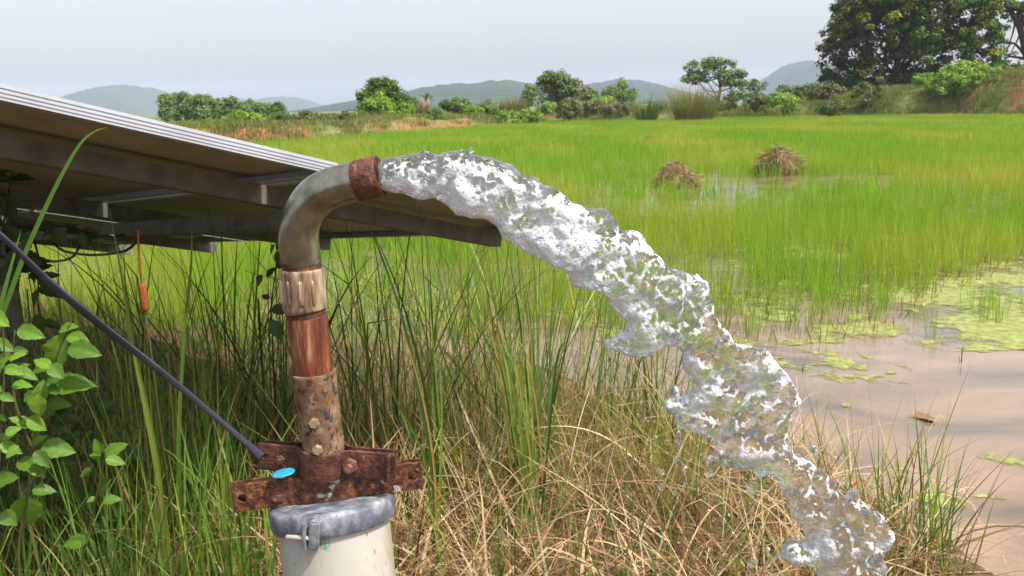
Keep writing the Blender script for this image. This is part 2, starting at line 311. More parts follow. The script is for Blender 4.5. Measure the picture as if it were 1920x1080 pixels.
# ------------------------------------------------------------------ paddy and pond water
def water_mat():
    m, t, N, L = mat('muddy_water')
    g = N('NewGeometry')
    mp = N('Mapping'); mp.inputs['Scale'].default_value = (.8, 1.5, 1); mp.inputs['Rotation'].default_value = (0, 0, .5); L(g.outputs['Position'], mp.inputs[0])
    nz = N('TexNoise', i_Scale=.8, i_Detail=5.0, i_Distortion=1.6); L(mp.outputs[0], nz.inputs['Vector'])
    col = ramp(N, [(.34, (.11, .085, .052)), (.5, (.20, .142, .088)), (.66, (.29, .195, .118))]); L(nz.outputs['Fac'], col.inputs[0])
    p = N('BsdfPrincipled', i_Roughness=.04, i_IOR=1.5); L(col.outputs[0], p.inputs['Base Color'])
    n1 = N('TexNoise', i_Scale=5.0, i_Detail=3.0); L(mp.outputs[0], n1.inputs['Vector'])
    mk = N('TexNoise', i_Scale=.55, i_Detail=2.0); mo = N('Mapping'); mo.inputs['Location'].default_value = (3.3, 1.1, 0); L(g.outputs['Position'], mo.inputs[0]); L(mo.outputs[0], mk.inputs['Vector'])
    ra = N('MapRange'); ra.inputs[1].default_value = .5; ra.inputs[2].default_value = .68; L(mk.outputs['Fac'], ra.inputs[0])
    n2_ = N('TexNoise', i_Scale=42.0, i_Detail=3.0); L(mp.outputs[0], n2_.inputs['Vector'])
    mu = N('Math', operation='MULTIPLY'); L(n2_.outputs['Fac'], mu.inputs[0]); L(ra.outputs[0], mu.inputs[1])
    ad = N('Math', operation='MULTIPLY_ADD', n_1=.2); L(n1.outputs['Fac'], ad.inputs[0]); L(mu.outputs[0], ad.inputs[2])
    bp = N('Bump', i_Strength=.16, i_Distance=.012); L(ad.outputs[0], bp.inputs['Height']); L(bp.outputs[0], p.inputs['Normal'])
    o = N('OutputMaterial'); L(p.outputs[0], o.inputs['Surface']); return m
wx = np.linspace(-1, 1, 60)[None]*np.array([10, 12, 30, 75, 110.])[:, None]; wy = np.array([.2, 3, 14, 50, 84.])[:, None]+0*wx
wi = (np.arange(4)[:, None]*60+np.arange(59)[None]).ravel()
water = link('pond_water', mesh_np('pond_water', np.stack([wx, wy, 0*wx], -1).reshape(-1, 3), np.stack([wi, wi+1, wi+61, wi+60], 1)), water_mat())
tag(water, kind='structure')

# ------------------------------------------------------------------ hills
def hill_mat():
    m, t, N, L = mat('wooded_hill')
    g = N('NewGeometry'); nz = N('TexNoise', i_Scale=.012, i_Detail=10.0, i_Roughness=.7); L(g.outputs['Position'], nz.inputs['Vector'])
    col = ramp(N, [(.3, (.012, .028, .014)), (.55, (.026, .052, .024)), (.70, (.045, .075, .032)), (.80, (.16, .13, .10))]); L(nz.outputs['Fac'], col.inputs[0])
    p = N('BsdfPrincipled', i_Roughness=.95); p.inputs['Specular IOR Level'].default_value = .05; L(col.outputs[0], p.inputs['Base Color'])
    n3 = N('TexNoise', i_Scale=.06, i_Detail=5.0); L(g.outputs['Position'], n3.inputs['Vector'])
    b = N('Bump', i_Strength=.8, i_Distance=12.); L(n3.outputs['Fac'], b.inputs['Height']); L(b.outputs[0], p.inputs['Normal'])
    o = N('OutputMaterial'); L(p.outputs[0], o.inputs['Surface']); return m
M['hill'] = hill_mat()
def hill(pts, D, depth):
    pts = np.array(pts, float); n = 150
    xs = np.linspace(pts[0, 0], pts[-1, 0], n); yy = np.interp(xs, pts[:, 0], pts[:, 1])
    k = np.ones(3)/3; yy = np.convolve(np.pad(yy, 1, 'edge'), k, 'valid')+.9*np.array([float(vnoise([x*.13, D*.01, .5])) for x in xs])
    C = np.array([at(x, y, D) for x, y in zip(xs, yy)]); m = 61; s = np.linspace(-1, 1, m)
    X = C[:, 0][:, None]+0*s[None]; Y = C[:, 1][:, None]+depth*s[None]
    hgt = np.maximum(C[:, 2], 0)[:, None]; prof = np.cos(np.clip(s, -1, 1)*math.pi/2)**1.4
    Z = hgt*prof[None]
    rough = n2(X, Y, 1/90., 2.)*.05*hgt*(1-prof[None]**6)+n2(X, Y, 1/260., 5.)*.16*hgt*(1-prof[None]**2)+2.6*n2(X, Y, 1/14., 3.)*np.minimum(hgt/40, 1)+1.6*n2(X, Y, 1/6., 6.)*np.minimum(hgt/40, 1)
    Z = Z+rough-1.0
    i = (np.arange(n-1)[:, None]*m+np.arange(m-1)[None]).ravel()
    o = link('hill', mesh_np('hill', np.stack([X, Y, Z], -1).reshape(-1, 3), np.stack([i, i+m, i+m+1, i+1], 1)), M['hill']); tag(o, kind='structure'); return o
hill([(60, 226), (120, 210), (160, 188), (180, 176), (195, 168), (215, 163), (240, 159), (262, 161), (280, 167), (300, 177), (322, 190), (345, 202), (380, 214), (430, 224)], 2300, 500)
hill([(360, 222), (395, 200), (410, 186), (430, 181), (455, 186), (470, 190), (490, 188), (510, 183), (535, 181), (560, 185), (590, 197), (615, 206), (650, 214), (700, 220)], 2700, 500)
hill([(480, 224), (530, 207), (560, 208), (600, 216), (650, 222)], 1000, 200)
hill([(560, 224), (600, 214), (640, 197), (680, 187), (720, 183), (760, 173), (800, 163), (840, 159), (865, 157), (900, 155), (945, 150), (975, 154), (1010, 162), (1050, 175), (1110, 190), (1180, 204)], 1450, 420)
hill([(930, 205), (985, 156), (1030, 157), (1070, 165), (1120, 186), (1180, 200)], 2600, 400)
hill([(1000, 204), (1060, 176), (1085, 163), (1110, 156), (1150, 150), (1185, 150), (1215, 156), (1250, 167), (1300, 184), (1370, 195)], 1700, 420)
hill([(1360, 195), (1410, 176), (1435, 158), (1460, 138), (1480, 123), (1497, 115), (1515, 114), (1535, 119), (1565, 134), (1620, 160), (1700, 182), (1800, 192)], 2000, 420)

# ------------------------------------------------------------------ haze
hv = bpy.data.meshes.new('haze'); bm = bmesh.new(); bmesh.ops.create_cube(bm, size=1.0); bm.to_mesh(hv); bm.free()
haze = link('haze', hv); haze.scale = (19000, 5600, 136); tag(haze, kind='stuff', label='pale bluish haze hanging over the plain and hills')
haze.location = (0, 1500, 65.0)
m, t, N, L = mat('pale_haze')
pv = N('VolumePrincipled', i_Density=.00027); pv.inputs['Color'].default_value = (.72, .795, .99, 1); pv.inputs['Anisotropy'].default_value = .0
o_ = N('OutputMaterial'); L(pv.outputs[0], o_.inputs['Volume']); hv.materials.append(m)

# ------------------------------------------------------------------ trees and shrubs
def leaves_np(C, Nrm, size, tint, rng, elong=1.9):
    """diamond leaves at C with normals Nrm"""
    n = len(C); a = rng.normal(size=(n, 3)); a -= (a*Nrm).sum(1)[:, None]*Nrm; a /= np.linalg.norm(a, axis=1)[:, None]+1e-9
    b = np.cross(Nrm, a); L_ = (size*elong/2)[:, None]; W_ = (size/2)[:, None]; dr = Nrm*(size*.18)[:, None]
    v = np.stack([C-a*L_-dr, C+b*W_, C+a*L_-dr, C-b*W_], 1).reshape(-1, 3)
    i = np.arange(n)*4; return v, np.stack([i, i+1, i+2, i+3], 1), np.repeat(tint, 4)
def crown(lobes, ncl, nlf, clr, lsize, rng, hi=.06, updown=.5, shell=.55, flat=.7):
    """leaf clumps spread through lobes (x, y, z, rx, ry, rz); tint 0..0.8 by clump, near 1 for pale young clumps"""
    vol = np.array([l[3]*l[4]*l[5] for l in lobes])**.75; pick = rng.choice(len(lobes), ncl, p=vol/vol.sum()); lb = np.array(lobes)[pick]
    d = rng.normal(size=(ncl, 3)); d /= np.linalg.norm(d, axis=1)[:, None]; d[:, 2] = np.where(rng.random(ncl) < updown, np.abs(d[:, 2]), d[:, 2])
    r = shell+(1.03-shell)*rng.random(ncl)**.6
    C = lb[:, :3]+d*lb[:, 3:]*r[:, None]
    ct = rng.uniform(.05, .75, ncl); ct = np.where((rng.random(ncl) < hi) & (d[:, 2] > -.3), rng.uniform(.88, 1., ncl), ct)
    k = np.repeat(np.arange(ncl), nlf); off = rng.normal(size=(len(k), 3)); off *= (rng.random(len(k))**.4/np.linalg.norm(off, axis=1))[:, None]; off[:, 2] *= flat
    cs = clr*rng.uniform(.6, 1.3, ncl)[k]
    P = C[k]+off*cs[:, None]
    nr_ = off+np.array([0, 0, .7])+.35*d[k]+rng.normal(size=off.shape)*.45; nr_ /= np.linalg.norm(nr_, axis=1)[:, None]
    v, q, t = leaves_np(P, nr_, lsize*rng.uniform(.6, 1.3, len(k)), np.clip(ct[k]+rng.normal(size=len(k))*.09, 0, 1), rng)
    return v, q, t, C
def limbs(base, top, C, nl, r0, rng, sag=.15):
    base = np.array(base, float); top = np.array(top, float); h = np.linalg.norm(top-base)
    pts = spline([base, base+(top-base)*.35+rng.normal(size=3)*.03*h, base+(top-base)*.7+rng.normal(size=3)*.04*h, top], 10)
    parts = [tube_np(pts, np.linspace(r0, r0*.45, 10)*np.r_[1.35, np.ones(9)], 9)]
    for c in C[rng.choice(len(C), min(nl, len(C)), replace=False)]:
        k = int(rng.integers(3, 10)); s = pts[k]; mid = (s+c)/2+np.array([0, 0, -sag*np.linalg.norm(c-s)*rng.uniform(-.6, 1)])+rng.normal(size=3)*.05*h
        parts.append(tube_np(spline([s, mid, c], 7), np.linspace(r0*.4, r0*.06, 7), 6))
    return cat_np(parts)
LM = {
 'dark': leaf_mat('leaf_dark', [(0, (.036, .075, .010)), (.45, (.085, .155, .018)), (.8, (.16, .245, .028)), (.9, (.28, .29, .03)), (1, (.48, .39, .04))], .3, .6, spec=.12),
 'mid': leaf_mat('leaf_mid', [(0, (.05, .09, .018)), (.5, (.105, .17, .032)), (.85, (.18, .25, .05)), (1, (.32, .31, .09))], .32, .5),
 'bright': leaf_mat('leaf_bright', [(0, (.11, .19, .018)), (.5, (.20, .34, .03)), (.85, (.29, .43, .04)), (1, (.40, .44, .06))], .35, .5),
 'euca': leaf_mat('leaf_greyish', [(0, (.07, .12, .035)), (.5, (.16, .245, .06)), (.85, (.25, .34, .09)), (1, (.36, .36, .13))], .35, .6, spec=.15),
 'olive': leaf_mat('leaf_olive', [(0, (.07, .08, .022)), (.5, (.14, .155, .04)), (.85, (.23, .22, .07)), (1, (.36, .28, .12))], .25, .6),
}
def tree(name, label, cat, base_px, Y, lobes_px, ncl, nlf, clr, lsz, m, group=None, seed=1, trunk=.16, nl=10, hi=.06, zb=None, shell=.55, depth=1., top=None, bark='bark', flat=.7):
    """lobes_px: (px, py, half-width px, half-height px) on the plane at distance Y"""
    rng = np.random.default_rng(seed); s = Y/1600*1.02
    b = at(base_px[0], base_px[1], Y); b[2] = float(ground_z(b[0], b[1]))-.05 if zb is None else zb
    lb = []
    for (x, y, rx, ry) in lobes_px:
        c = at(x, y, Y); lb.append((c[0], c[1]+rng.uniform(-.35, .35)*rx*s*depth, c[2], rx*s, rx*s*depth, ry*s))
    root = empty(name, b); tag(root, label, cat, group)
    v, q, t, C = crown(lb, ncl, nlf, clr, lsz, rng, hi=hi, shell=shell, flat=flat)
    v[:, 2] = np.maximum(v[:, 2], ground_z(v[:, 0], v[:, 1])+.01)
    link('crown' if trunk > .05 else 'foliage', mesh_np('crown', v, q, None, t, smooth_=False), LM[m], root)
    tp = np.array([np.mean([l[0] for l in lb]), np.mean([l[1] for l in lb]), np.mean([l[2] for l in lb])]) if top is None else np.array(at(top[0], top[1], Y))
    tv, tq, tt = limbs(b-np.array([0, 0, .2]), tp, C, nl, trunk, rng)
    link('trunk' if trunk > .05 else 'stem', mesh_np('trunk', tv, tq, tt), M[bark], root)
    return root
# the large tree on the right bank and its neighbours
tree('broad_tree', 'large broad dark green tree with yellow young leaves on the right bank', 'tree', (1668, 186), 84,
     [(1715, 30, 150, 75), (1640, 65, 80, 60), (1590, 115, 52, 55), (1620, 150, 65, 35), (1700, 120, 70, 45), (1780, 95, 85, 60), (1835, 80, 45, 50), (1700, -25, 130, 40), (1650, 25, 80, 40), (1800, 20, 80, 50), (1745, 155, 60, 28), (1575, 150, 40, 34), (1840, 125, 40, 28), (1600, 170, 50, 22), (1680, 160, 60, 26), (1570, 95, 36, 36), (1575, 60, 30, 30)],
     1250, 54, .66, .19, 'dark', seed=3, trunk=.42, nl=34, hi=.10, shell=.6, depth=.7, top=(1700, 70))
tree('bare_limbed_tree', 'thinly leaved tree with dark crooked limbs at the right edge', 'tree', (1945, 190), 70,
     [(1905, 15, 30, 20), (1898, 80, 20, 30), (1925, 50, 25, 50), (1890, 115, 20, 22), (1950, 0, 60, 40)], 44, 22, .55, .14, 'dark', seed=5, trunk=.36, nl=22, hi=0., shell=.3, top=(1885, 5))
tree('bushy_shrub', 'bright yellow green shrub spilling over the right bank', 'shrub', (1815, 200), 65,
     [(1815, 160, 66, 36), (1785, 172, 46, 30), (1850, 160, 56, 30), (1885, 174, 45, 18), (1815, 136, 42, 18), (1800, 200, 34, 18)], 420, 40, .38, .11, 'bright', seed=6, trunk=.04, nl=10, hi=.1)
tree('bushy_shrub', 'grey green feathery shrub behind the bright shrub at far right', 'shrub', (1885, 170), 74,
     [(1885, 150, 30, 25), (1905, 145, 25, 22)], 70, 40, .45, .12, 'mid', seed=8, trunk=.04, nl=6)
for k, (lab, bx, by, Y, lob, mm, nn) in enumerate([
    ('small round dark bush at the foot of the right bank', 1558, 212, 65, [(1558, 203, 24, 15)], 'mid', 50),
    ('loose green bush left of the broad tree on the bank top', 1475, 200, 68, [(1475, 193, 28, 16), (1455, 186, 18, 10)], 'bright', 60),
    ('wide mid green bush right of the tall grass stand', 1400, 200, 70, [(1395, 188, 36, 18), (1425, 192, 26, 14), (1375, 185, 18, 15)], 'mid', 90),
    ('upright leafy weeds on the skyline below the rightmost hill', 1470, 180, 76, [(1460, 172, 12, 16), (1480, 176, 14, 14), (1500, 175, 12, 14), (1520, 170, 14, 16)], 'mid', 60),
    ('drab bush at the left foot of the broad tree', 1560, 182, 73, [(1555, 172, 26, 16), (1530, 176, 16, 12)], 'olive', 60),
    ('pale leafy weeds in front of the broad tree trunk', 1640, 190, 69, [(1615, 175, 18, 20), (1650, 172, 10, 26), (1700, 178, 22, 14)], 'mid', 80),
    ('bright low bush at the middle of the far field edge', 970, 236, 66, [(955, 222, 26, 13), (985, 222, 30, 14), (1008, 228, 20, 9)], 'bright', 110),
    ('brownish rounded bush right of the bright low bush', 1066, 225, 68, [(1066, 205, 22, 19)], 'olive', 70),
    ('low drab bushes between two grass stands on the far edge', 1150, 215, 72, [(1130, 205, 30, 12), (1165, 203, 24, 12), (1110, 200, 18, 10)], 'olive', 80),
    ('fresh green bush behind the brownish rounded bush', 1095, 205, 76, [(1095, 203, 28, 11), (1130, 192, 22, 10)], 'bright', 70),
    ('small drab bush on the left bank beside the palm', 850, 215, 70, [(850, 200, 22, 14), (872, 204, 16, 10)], 'mid', 60),
    ('dark rounded bush below the row of slim trees', 405, 245, 62, [(405, 240, 18, 13), (428, 244, 18, 10)], 'mid', 60),
    ('solitary small bush on the left bank above the red earth', 545, 240, 56, [(545, 236, 11, 13)], 'mid', 35),
    ('low leafy bush right of the solitary small bush', 590, 246, 50, [(582, 243, 12, 8), (610, 240, 18, 7)], 'olive', 40),
    ('dark clump far behind the left bank beside the lone tree', 625, 230, 110, [(625, 224, 14, 9)], 'mid', 40)]):
    tree('bushy_shrub', lab, 'shrub', (bx, by), Y, lob, nn, 36, .32*Y/66, .10*Y/66, mm, group='bushes along the far banks', seed=20+k, trunk=.035, nl=6)
rng = np.random.default_rng(404)
where_ = [(600, 'left of the bright round bush'), (652, 'close left of the bright round bush'), (758, 'right of the tall lone tree'), (818, 'just right of the fan palm'), (886, 'between the blossom tree and the tussocks'), (912, 'left of the olive tussocks'), (1030, 'under the bushy tree'), (1084, 'right of the bushy tree'), (1142, 'below the middle hill'), (1180, 'left of the green grass stand'), (1240, 'between the two tall grass stands'), (1362, 'right of the large brown grass stand'), (1438, 'below the right hill'), (1508, 'right of the loose green bush'), (1592, 'on the bank under the left of the broad tree'), (1735, 'on the bank right of the broad trunk'), (1760, 'left of the bright yellow green shrub'), (1905, 'at the right border on the bank'), (445, 'below the slim trees at their middle'), (480, 'below the slim trees toward their right'), (570, 'behind the red earth of the left bank'), (525, 'at the right end of the slim trees')]
for k, (px, wh) in enumerate(where_):
    a_ = (px-960)/1600; ed = float(edge_y(a_)); Y = ed+rng.uniform(5, 15); b = at(px, 220, Y); gz_ = float(ground_z(b[0], b[1])); hw = rng.uniform(14, 24); hh = rng.uniform(8, 15)
    pyb = 540-1600*float(((np.array([b[0], b[1], gz_])-CAM)@_u)/((np.array([b[0], b[1], gz_])-CAM)@_f))
    mm = ('mid', 'bright', 'olive', 'euca')[int(rng.integers(0, 4))]
    tree('bushy_shrub', 'low %s bush %s' % ({'mid': 'green', 'bright': 'light green', 'olive': 'drab', 'euca': 'greyish green'}[mm], wh), 'shrub', (px, pyb), Y, [(px, pyb-hh*.8, hw, hh), (px+rng.uniform(-18, 18), pyb-hh*.5, hw*.8, hh*.7)], 60, 34, .36*Y/66, .10*Y/66, mm, group='bushes along the far banks', seed=300+k, trunk=.03, nl=5)
# middle distance trees
tree('spreading_tree', 'open spreading tree with layered crown left of the rightmost hill', 'tree', (1345, 190), 92,
     [(1298, 128, 22, 13), (1345, 122, 30, 14), (1330, 140, 34, 10), (1380, 140, 20, 10), (1412, 158, 22, 10), (1375, 160, 24, 10), (1300, 150, 24, 9)], 130, 40, .6, .16, 'mid', seed=41, trunk=.2, nl=16, shell=.4, top=(1345, 140))
tree('bushy_tree', 'bushy green tree with pale flowering top in mid background', 'tree', (1045, 200), 88,
     [(1048, 165, 34, 28), (1062, 170, 28, 24), (1035, 158, 22, 20), (1075, 182, 18, 14), (1020, 170, 16, 26)], 170, 40, .6, .16, 'mid', seed=42, trunk=.18, nl=10, hi=.2)
tree('slender_tree', 'slender pale green tree just left of the bushy tree', 'tree', (993, 210), 84, [(993, 178, 9, 22), (988, 190, 10, 12)], 45, 30, .4, .13, 'euca', seed=43, trunk=.09, nl=8)
tree('slender_tree', 'small dark round tree below the middle hill', 'tree', (1105, 195), 120, [(1105, 180, 14, 12)], 45, 36, .7, .2, 'mid', seed=44, trunk=.12, nl=6)
tree('slender_tree', 'green tree with a tall shoot before the middle hill', 'tree', (1160, 195), 110, [(1152, 176, 22, 12), (1168, 166, 7, 18), (1182, 180, 12, 12)], 80, 36, .6, .18, 'euca', seed=45, trunk=.14, nl=8)
tree('bushy_tree', 'tall dark lone tree behind the bright round bush on the left', 'tree', (722, 222), 64,
     [(713, 168, 26, 20), (735, 178, 18, 22), (692, 182, 18, 14), (740, 200, 12, 20), (718, 190, 24, 16), (690, 200, 12, 12)], 190, 40, .45, .12, 'dark', seed=46, trunk=.2, nl=14, hi=.05, shell=.45)
tree('bushy_shrub', 'bright round bush standing before the tall lone tree', 'shrub', (708, 226), 60,
     [(708, 200, 26, 22), (690, 212, 20, 12), (728, 212, 16, 12)], 150, 40, .36, .11, 'bright', seed=47, trunk=.04, nl=6, hi=.02)
tree('slender_tree', 'small dark tree left of the fan palm', 'tree', (770, 215), 100, [(769, 194, 14, 12), (772, 205, 16, 8)], 50, 36, .6, .17, 'dark', seed=48, trunk=.12, nl=6, hi=0)
tree('bushy_tree', 'green tree with pale blossom right of the fan palm', 'tree', (860, 212), 96, [(848, 200, 20, 10), (866, 196, 12, 10)], 60, 36, .55, .16, 'mid', seed=49, trunk=.12, nl=6, hi=.4)
# row of slim trees behind the solar panels
euc = [(311, 207, 9, 26), (330, 203, 11, 24), (346, 199, 11, 24), (360, 206, 10, 20), (374, 205, 12, 24), (392, 205, 12, 22), (410, 210, 12, 20), (434, 206, 11, 20), (455, 212, 12, 18), (470, 209, 11, 19), (488, 213, 11, 17), (503, 215, 10, 16), (521, 213, 8, 16)]
eucl = ['first from the left', 'second from the left', 'third from the left and tallest', 'fourth from the left', 'fifth from the left', 'sixth from the left', 'seventh from the left', 'eighth from the left', 'fifth from the right', 'fourth from the right', 'third from the right', 'second from the right', 'dark one at the right end']
for k, (x, y, rx, ry) in enumerate(euc):
    Y = 96+5*((k*7) % 4)
    tree('slim_tree', 'slim greyish tree in the row above the panels, '+eucl[k], 'tree', (x+2, 245), Y, [(x, y-ry*.45, rx*.75, ry*.65), (x+2, y+ry*.25, rx*1.05, ry*.7)], 80, 36, .6, .18,
         'dark' if k == 12 else 'euca', group='row of slim trees', seed=60+k, trunk=.13, nl=7, hi=.02, shell=.35)
# tall grass stands on the far edge
gm_olive = leaf_mat('tall_grass', [(0, (.19, .125, .055)), (.45, (.21, .20, .055)), (1, (.25, .28, .075))], .3, .6)
gm_green = leaf_mat('tall_green_grass', [(0, (.10, .12, .03)), (.5, (.12, .20, .035)), (1, (.20, .28, .06))], .3, .6)
def grass_stand(label, px, py, Y, half, hpx, n, m, seed, plume=False):
    rng = np.random.default_rng(seed); c = at(px, py, Y); s = Y/1600; root = empty('tall_grass_stand', (c[0], c[1], ground_z(c[0], c[1])))
    tag(root, label, 'grass', 'tall grass stands on the far field edge')
    rr = rng.random(n)**.5*half*s*.62; th = rng.random(n)*6.283; P = np.stack([c[0]+rr*np.cos(th), c[1]+rr*np.sin(th)*.7, 0*rr], 1); P[:, 2] = ground_z(P[:, 0], P[:, 1])-.03
    v, q, t = blades(P, hpx*s*rng.uniform(.6, 1.05, n), th+rng.normal(size=n)*.5, rr/(half*s)*.42+np.abs(rng.normal(size=n))*.08, rng.uniform(.2, 1.3, n), .035*rng.uniform(.6, 1.2, n), rng.random(n), 6, wexp=1.6)
    link('blade_tuft', mesh_np('tuft', v, q, None, t), m, root)
    if plume:
        k = 26; P2 = P[:k].copy(); h = hpx*s*rng.uniform(.95, 1.25, k); parts = []
        for p, hh in zip(P2, h): parts.append(tube_np(spline([p, p+np.array([.05, 0, hh*.6]), p+np.array([rng.uniform(-.2, .35), 0, hh])], 7), [.008, .008, .008, .018, .036, .026, .006], 6))
        link('plume', mesh_np('plume', *cat_np(parts)), M['plume'], root)
    return root
M['plume'] = noise_mat('grass_plume', [(.3, (.32, .25, .16)), (.7, (.46, .38, .27))], 9., 3., (.9, .95), bump=0)
grass_stand('large brown based stand of tall grass right of centre on the field edge', 1302, 226, 64, 52, 92, 900, gm_olive, 1)
grass_stand('green stand of tall grass left of the large brown stand', 1212, 229, 66, 24, 66, 420, gm_green, 2)
grass_stand('round olive tussock above the bright low bush', 966, 212, 74, 24, 42, 420, gm_olive, 3)
grass_stand('loose olive tussock left of the round one', 930, 214, 75, 22, 36, 300, gm_olive, 4)
grass_stand('plumed grass stand beside the fan palm', 796, 222, 66, 16, 30, 220, gm_olive, 5, True)
grass_stand('tall green tussock on the left end of the far bank', 505, 262, 44, 16, 30, 200, gm_green, 6)
# fan palm
pb = at(800, 215, 120); pb[2] = ground_z(pb[0], pb[1]); palm = empty('fan_palm', pb); tag(palm, 'small dark fan palm in front of the long hill', 'palm')
ptop = at(801, 188, 120); link('trunk', mesh_np('trunk', *tube_np(spline([pb, (pb+ptop)/2, ptop], 6), [.25, .2, .18, .18, .2, .22], 8)), M['bark'], palm)
rng = np.random.default_rng(5); th = rng.random(90)*6.283
v, q, t = blades(np.repeat(ptop[None], 90, 0), rng.uniform(.8, 1.4, 90), th, rng.uniform(.1, 2.0, 90), rng.uniform(.2, .9, 90), .16, rng.random(90)*.6, 5)
link('crown', mesh_np('crown', v, q, None, t), LM['dark'], palm)

# grass and weeds over the far banks: one mass nobody could count
def clump_mesh(n, rad, h, wd, rng, tint=(0, 1), lean=.25, bend=.6, nseg=4):
    rr = rng.random(n)**.5*rad; th = rng.random(n)*6.283; P = np.stack([rr*np.cos(th), rr*np.sin(th), 0*rr-.02], 1)
    v, q, t = blades(P, rng.uniform(h[0], h[1], n), rng.random(n)*6.283, np.abs(rng.normal(size=n))*lean, rng.random(n)*bend, wd*rng.uniform(.6, 1.3, n), rng.uniform(*tint, n), nseg, wexp=1.7)
    return mesh_np('clump', v, q, None, t)
bank_m = leaf_mat('bank_grass', [(0, (.13, .10, .04)), (.3, (.16, .155, .04)), (.6, (.15, .21, .035)), (1, (.25, .32, .06))], .3, .6, rand=.35, patch=(.16, (.29, .225, .10), .50, .68))
rng = np.random.default_rng(77)
a = np.where(rng.random(15000) < .72, rng.uniform(-.72, .72, 15000), rng.uniform(.2, .72, 15000)); d = edge_y(a)+rng.random(15000)**1.8*34-.1; X, Y_ = a*d, d
keep = (rng.random(15000) < .5+.5*smooth(-.2, .3, n2(X, Y_, .35, 6.))) ; X, Y_ = X[keep], Y_[keep]
bl = np.interp(X, Xg[0], 0*Xg[0])
pr = [(clump_mesh(46, .5, (.10, .34), .03, rng), bank_m) for _ in range(5)]
pts = np.stack([X, Y_, ground_z(X, Y_)-.03], 1)
o = scatter('bank_grass', pts, rng.random(len(X))*6.28, rng.uniform(.6, 1.5, len(X)), rng.integers(0, 5, len(X)), pr)
tag(o, 'rough mixed green and dry grass covering the far banks', 'grass', kind='stuff')

# ------------------------------------------------------------------ the rice field
rice_m = leaf_mat('rice_blades', [(0, (.26, .21, .05)), (.12, (.17, .29, .022)), (.6, (.21, .40, .026)), (1, (.31, .47, .045))], .45, .5, rand=.3, patch=(.24, (.40, .42, .07), .47, .66), tcol=(1.2, 1.15, .5))
rng = np.random.default_rng(11)
def field_pts(y0, y1, sp):
    P = []
    for yy in np.arange(y0, y1, sp):
        hw = yy*.70+1; xx = np.arange(-hw, hw, sp); P.append(np.stack([xx, 0*xx+yy], 1))
    P = np.concatenate(P); return P+rng.uniform(-.5, .5, P.shape)*sp
def front_y(x): return np.interp(x, [-9, -3, -1.2, -.3, .3, .6, 1.4, 2.25, 2.45, 2.9, 3.6, 5.2, 7.5, 14], [5.4, 5.2, 5.1, 5.3, 5.6, 5.4, 5.32, 5.3, 5.5, 6.1, 6.8, 8.2, 9.3, 11])
BARE = [(gr(1190, 395), 2.1, .8), (gr(1385, 350), 2.6, 1.2), (gr(1330, 345), 2.0, 1.0), (gr(1500, 345), 2.0, .9), (gr(1310, 505), .55, .35), (gr(1230, 310), 2.6, 1.0), (gr(1520, 480), .5, .35), (gr(1560, 335), 1.4, .6)]
def rice_prob(P):
    x, y = P[:, 0], P[:, 1]; fy = front_y(x)+.25*n2(x, y, 1.1, 3.)
    pr = smooth(-.05, .25, y-fy)
    sparse = (y < fy) & (x > 2.0) & (y > np.interp(x, [2, 2.6, 5], [5.5, 5.2, 5.4]))
    pr = np.where(sparse, .10+.32*smooth(-.35, .3, n2(x, y, 1.6, 8.)+.5*n2(x, y, 4., 2.)), pr)
    for c, rx, ry in BARE: pr = pr*smooth(.55, 1.25, np.hypot((x-c[0])/rx, (y-c[1])/ry)+.3*n2(x, y, 2., 4.))
    pr = pr*np.where((y < 26) & ~sparse, .42+.58*smooth(-.5, .0, n2(x, y, .7, 14.)+.4*n2(x, y, 2.1, 6.)), 1)
    return np.where(y < edge_y(x/y)-.2, pr, 0)
P_all, S_all, I_all = [], [], []; protos = []
for (y0, y1, sp, n, rad, h, wd, ns) in [(5, 11, .115, 15, .085, (.22, .46), .0052, 6), (11, 24, .24, 22, .15, (.25, .47), .008, 5), (24, 74, .46, 40, .33, (.26, .46), .018, 3)]:
    P = field_pts(y0, y1, sp); P = P[rng.random(len(P)) < rice_prob(P)]
    base = len(protos)
    for _ in range(5): protos.append((clump_mesh(n, rad, h, wd, rng, lean=.13, bend=.45, nseg=ns), rice_m))
    P_all.append(np.c_[P, np.zeros(len(P))-.02]); S_all.append(rng.uniform(.75, 1.15, len(P))*np.where(P[:, 1] < front_y(P[:, 0]), .75, 1)); I_all.append(rng.integers(0, 5, len(P))+base)
P = np.concatenate(P_all)
o = scatter('rice_field', P, rng.random(len(P))*6.28, np.concatenate(S_all), np.concatenate(I_all), protos)
tag(o, 'bright green young rice standing in the flooded field', 'rice', kind='stuff')

# stubble and weeds at the field margin: dry brown stalks standing in the shallow water
stub_m = leaf_mat('dry_stalks', [(0, (.10, .06, .03)), (.4, (.22, .14, .065)), (.75, (.20, .19, .05)), (1, (.42, .31, .16))], .2, .6)
n = 5200; X = rng.uniform(-4, 7, n); Y_ = front_y(X)+np.abs(rng.normal(size=n))*1.8-.15; 
v, q, t = blades(np.stack([X, Y_, 0*X-.03], 1), rng.uniform(.06, .24, n), rng.random(n)*6.28, np.abs(rng.normal(size=n))*.35, rng.random(n)*.6, .006, rng.random(n), 4)
o = blades_obj('dry_stalks', [(v, q, t)], stub_m); tag(o, 'short brown stalks standing in the shallow field margin', 'stalks', kind='stuff')

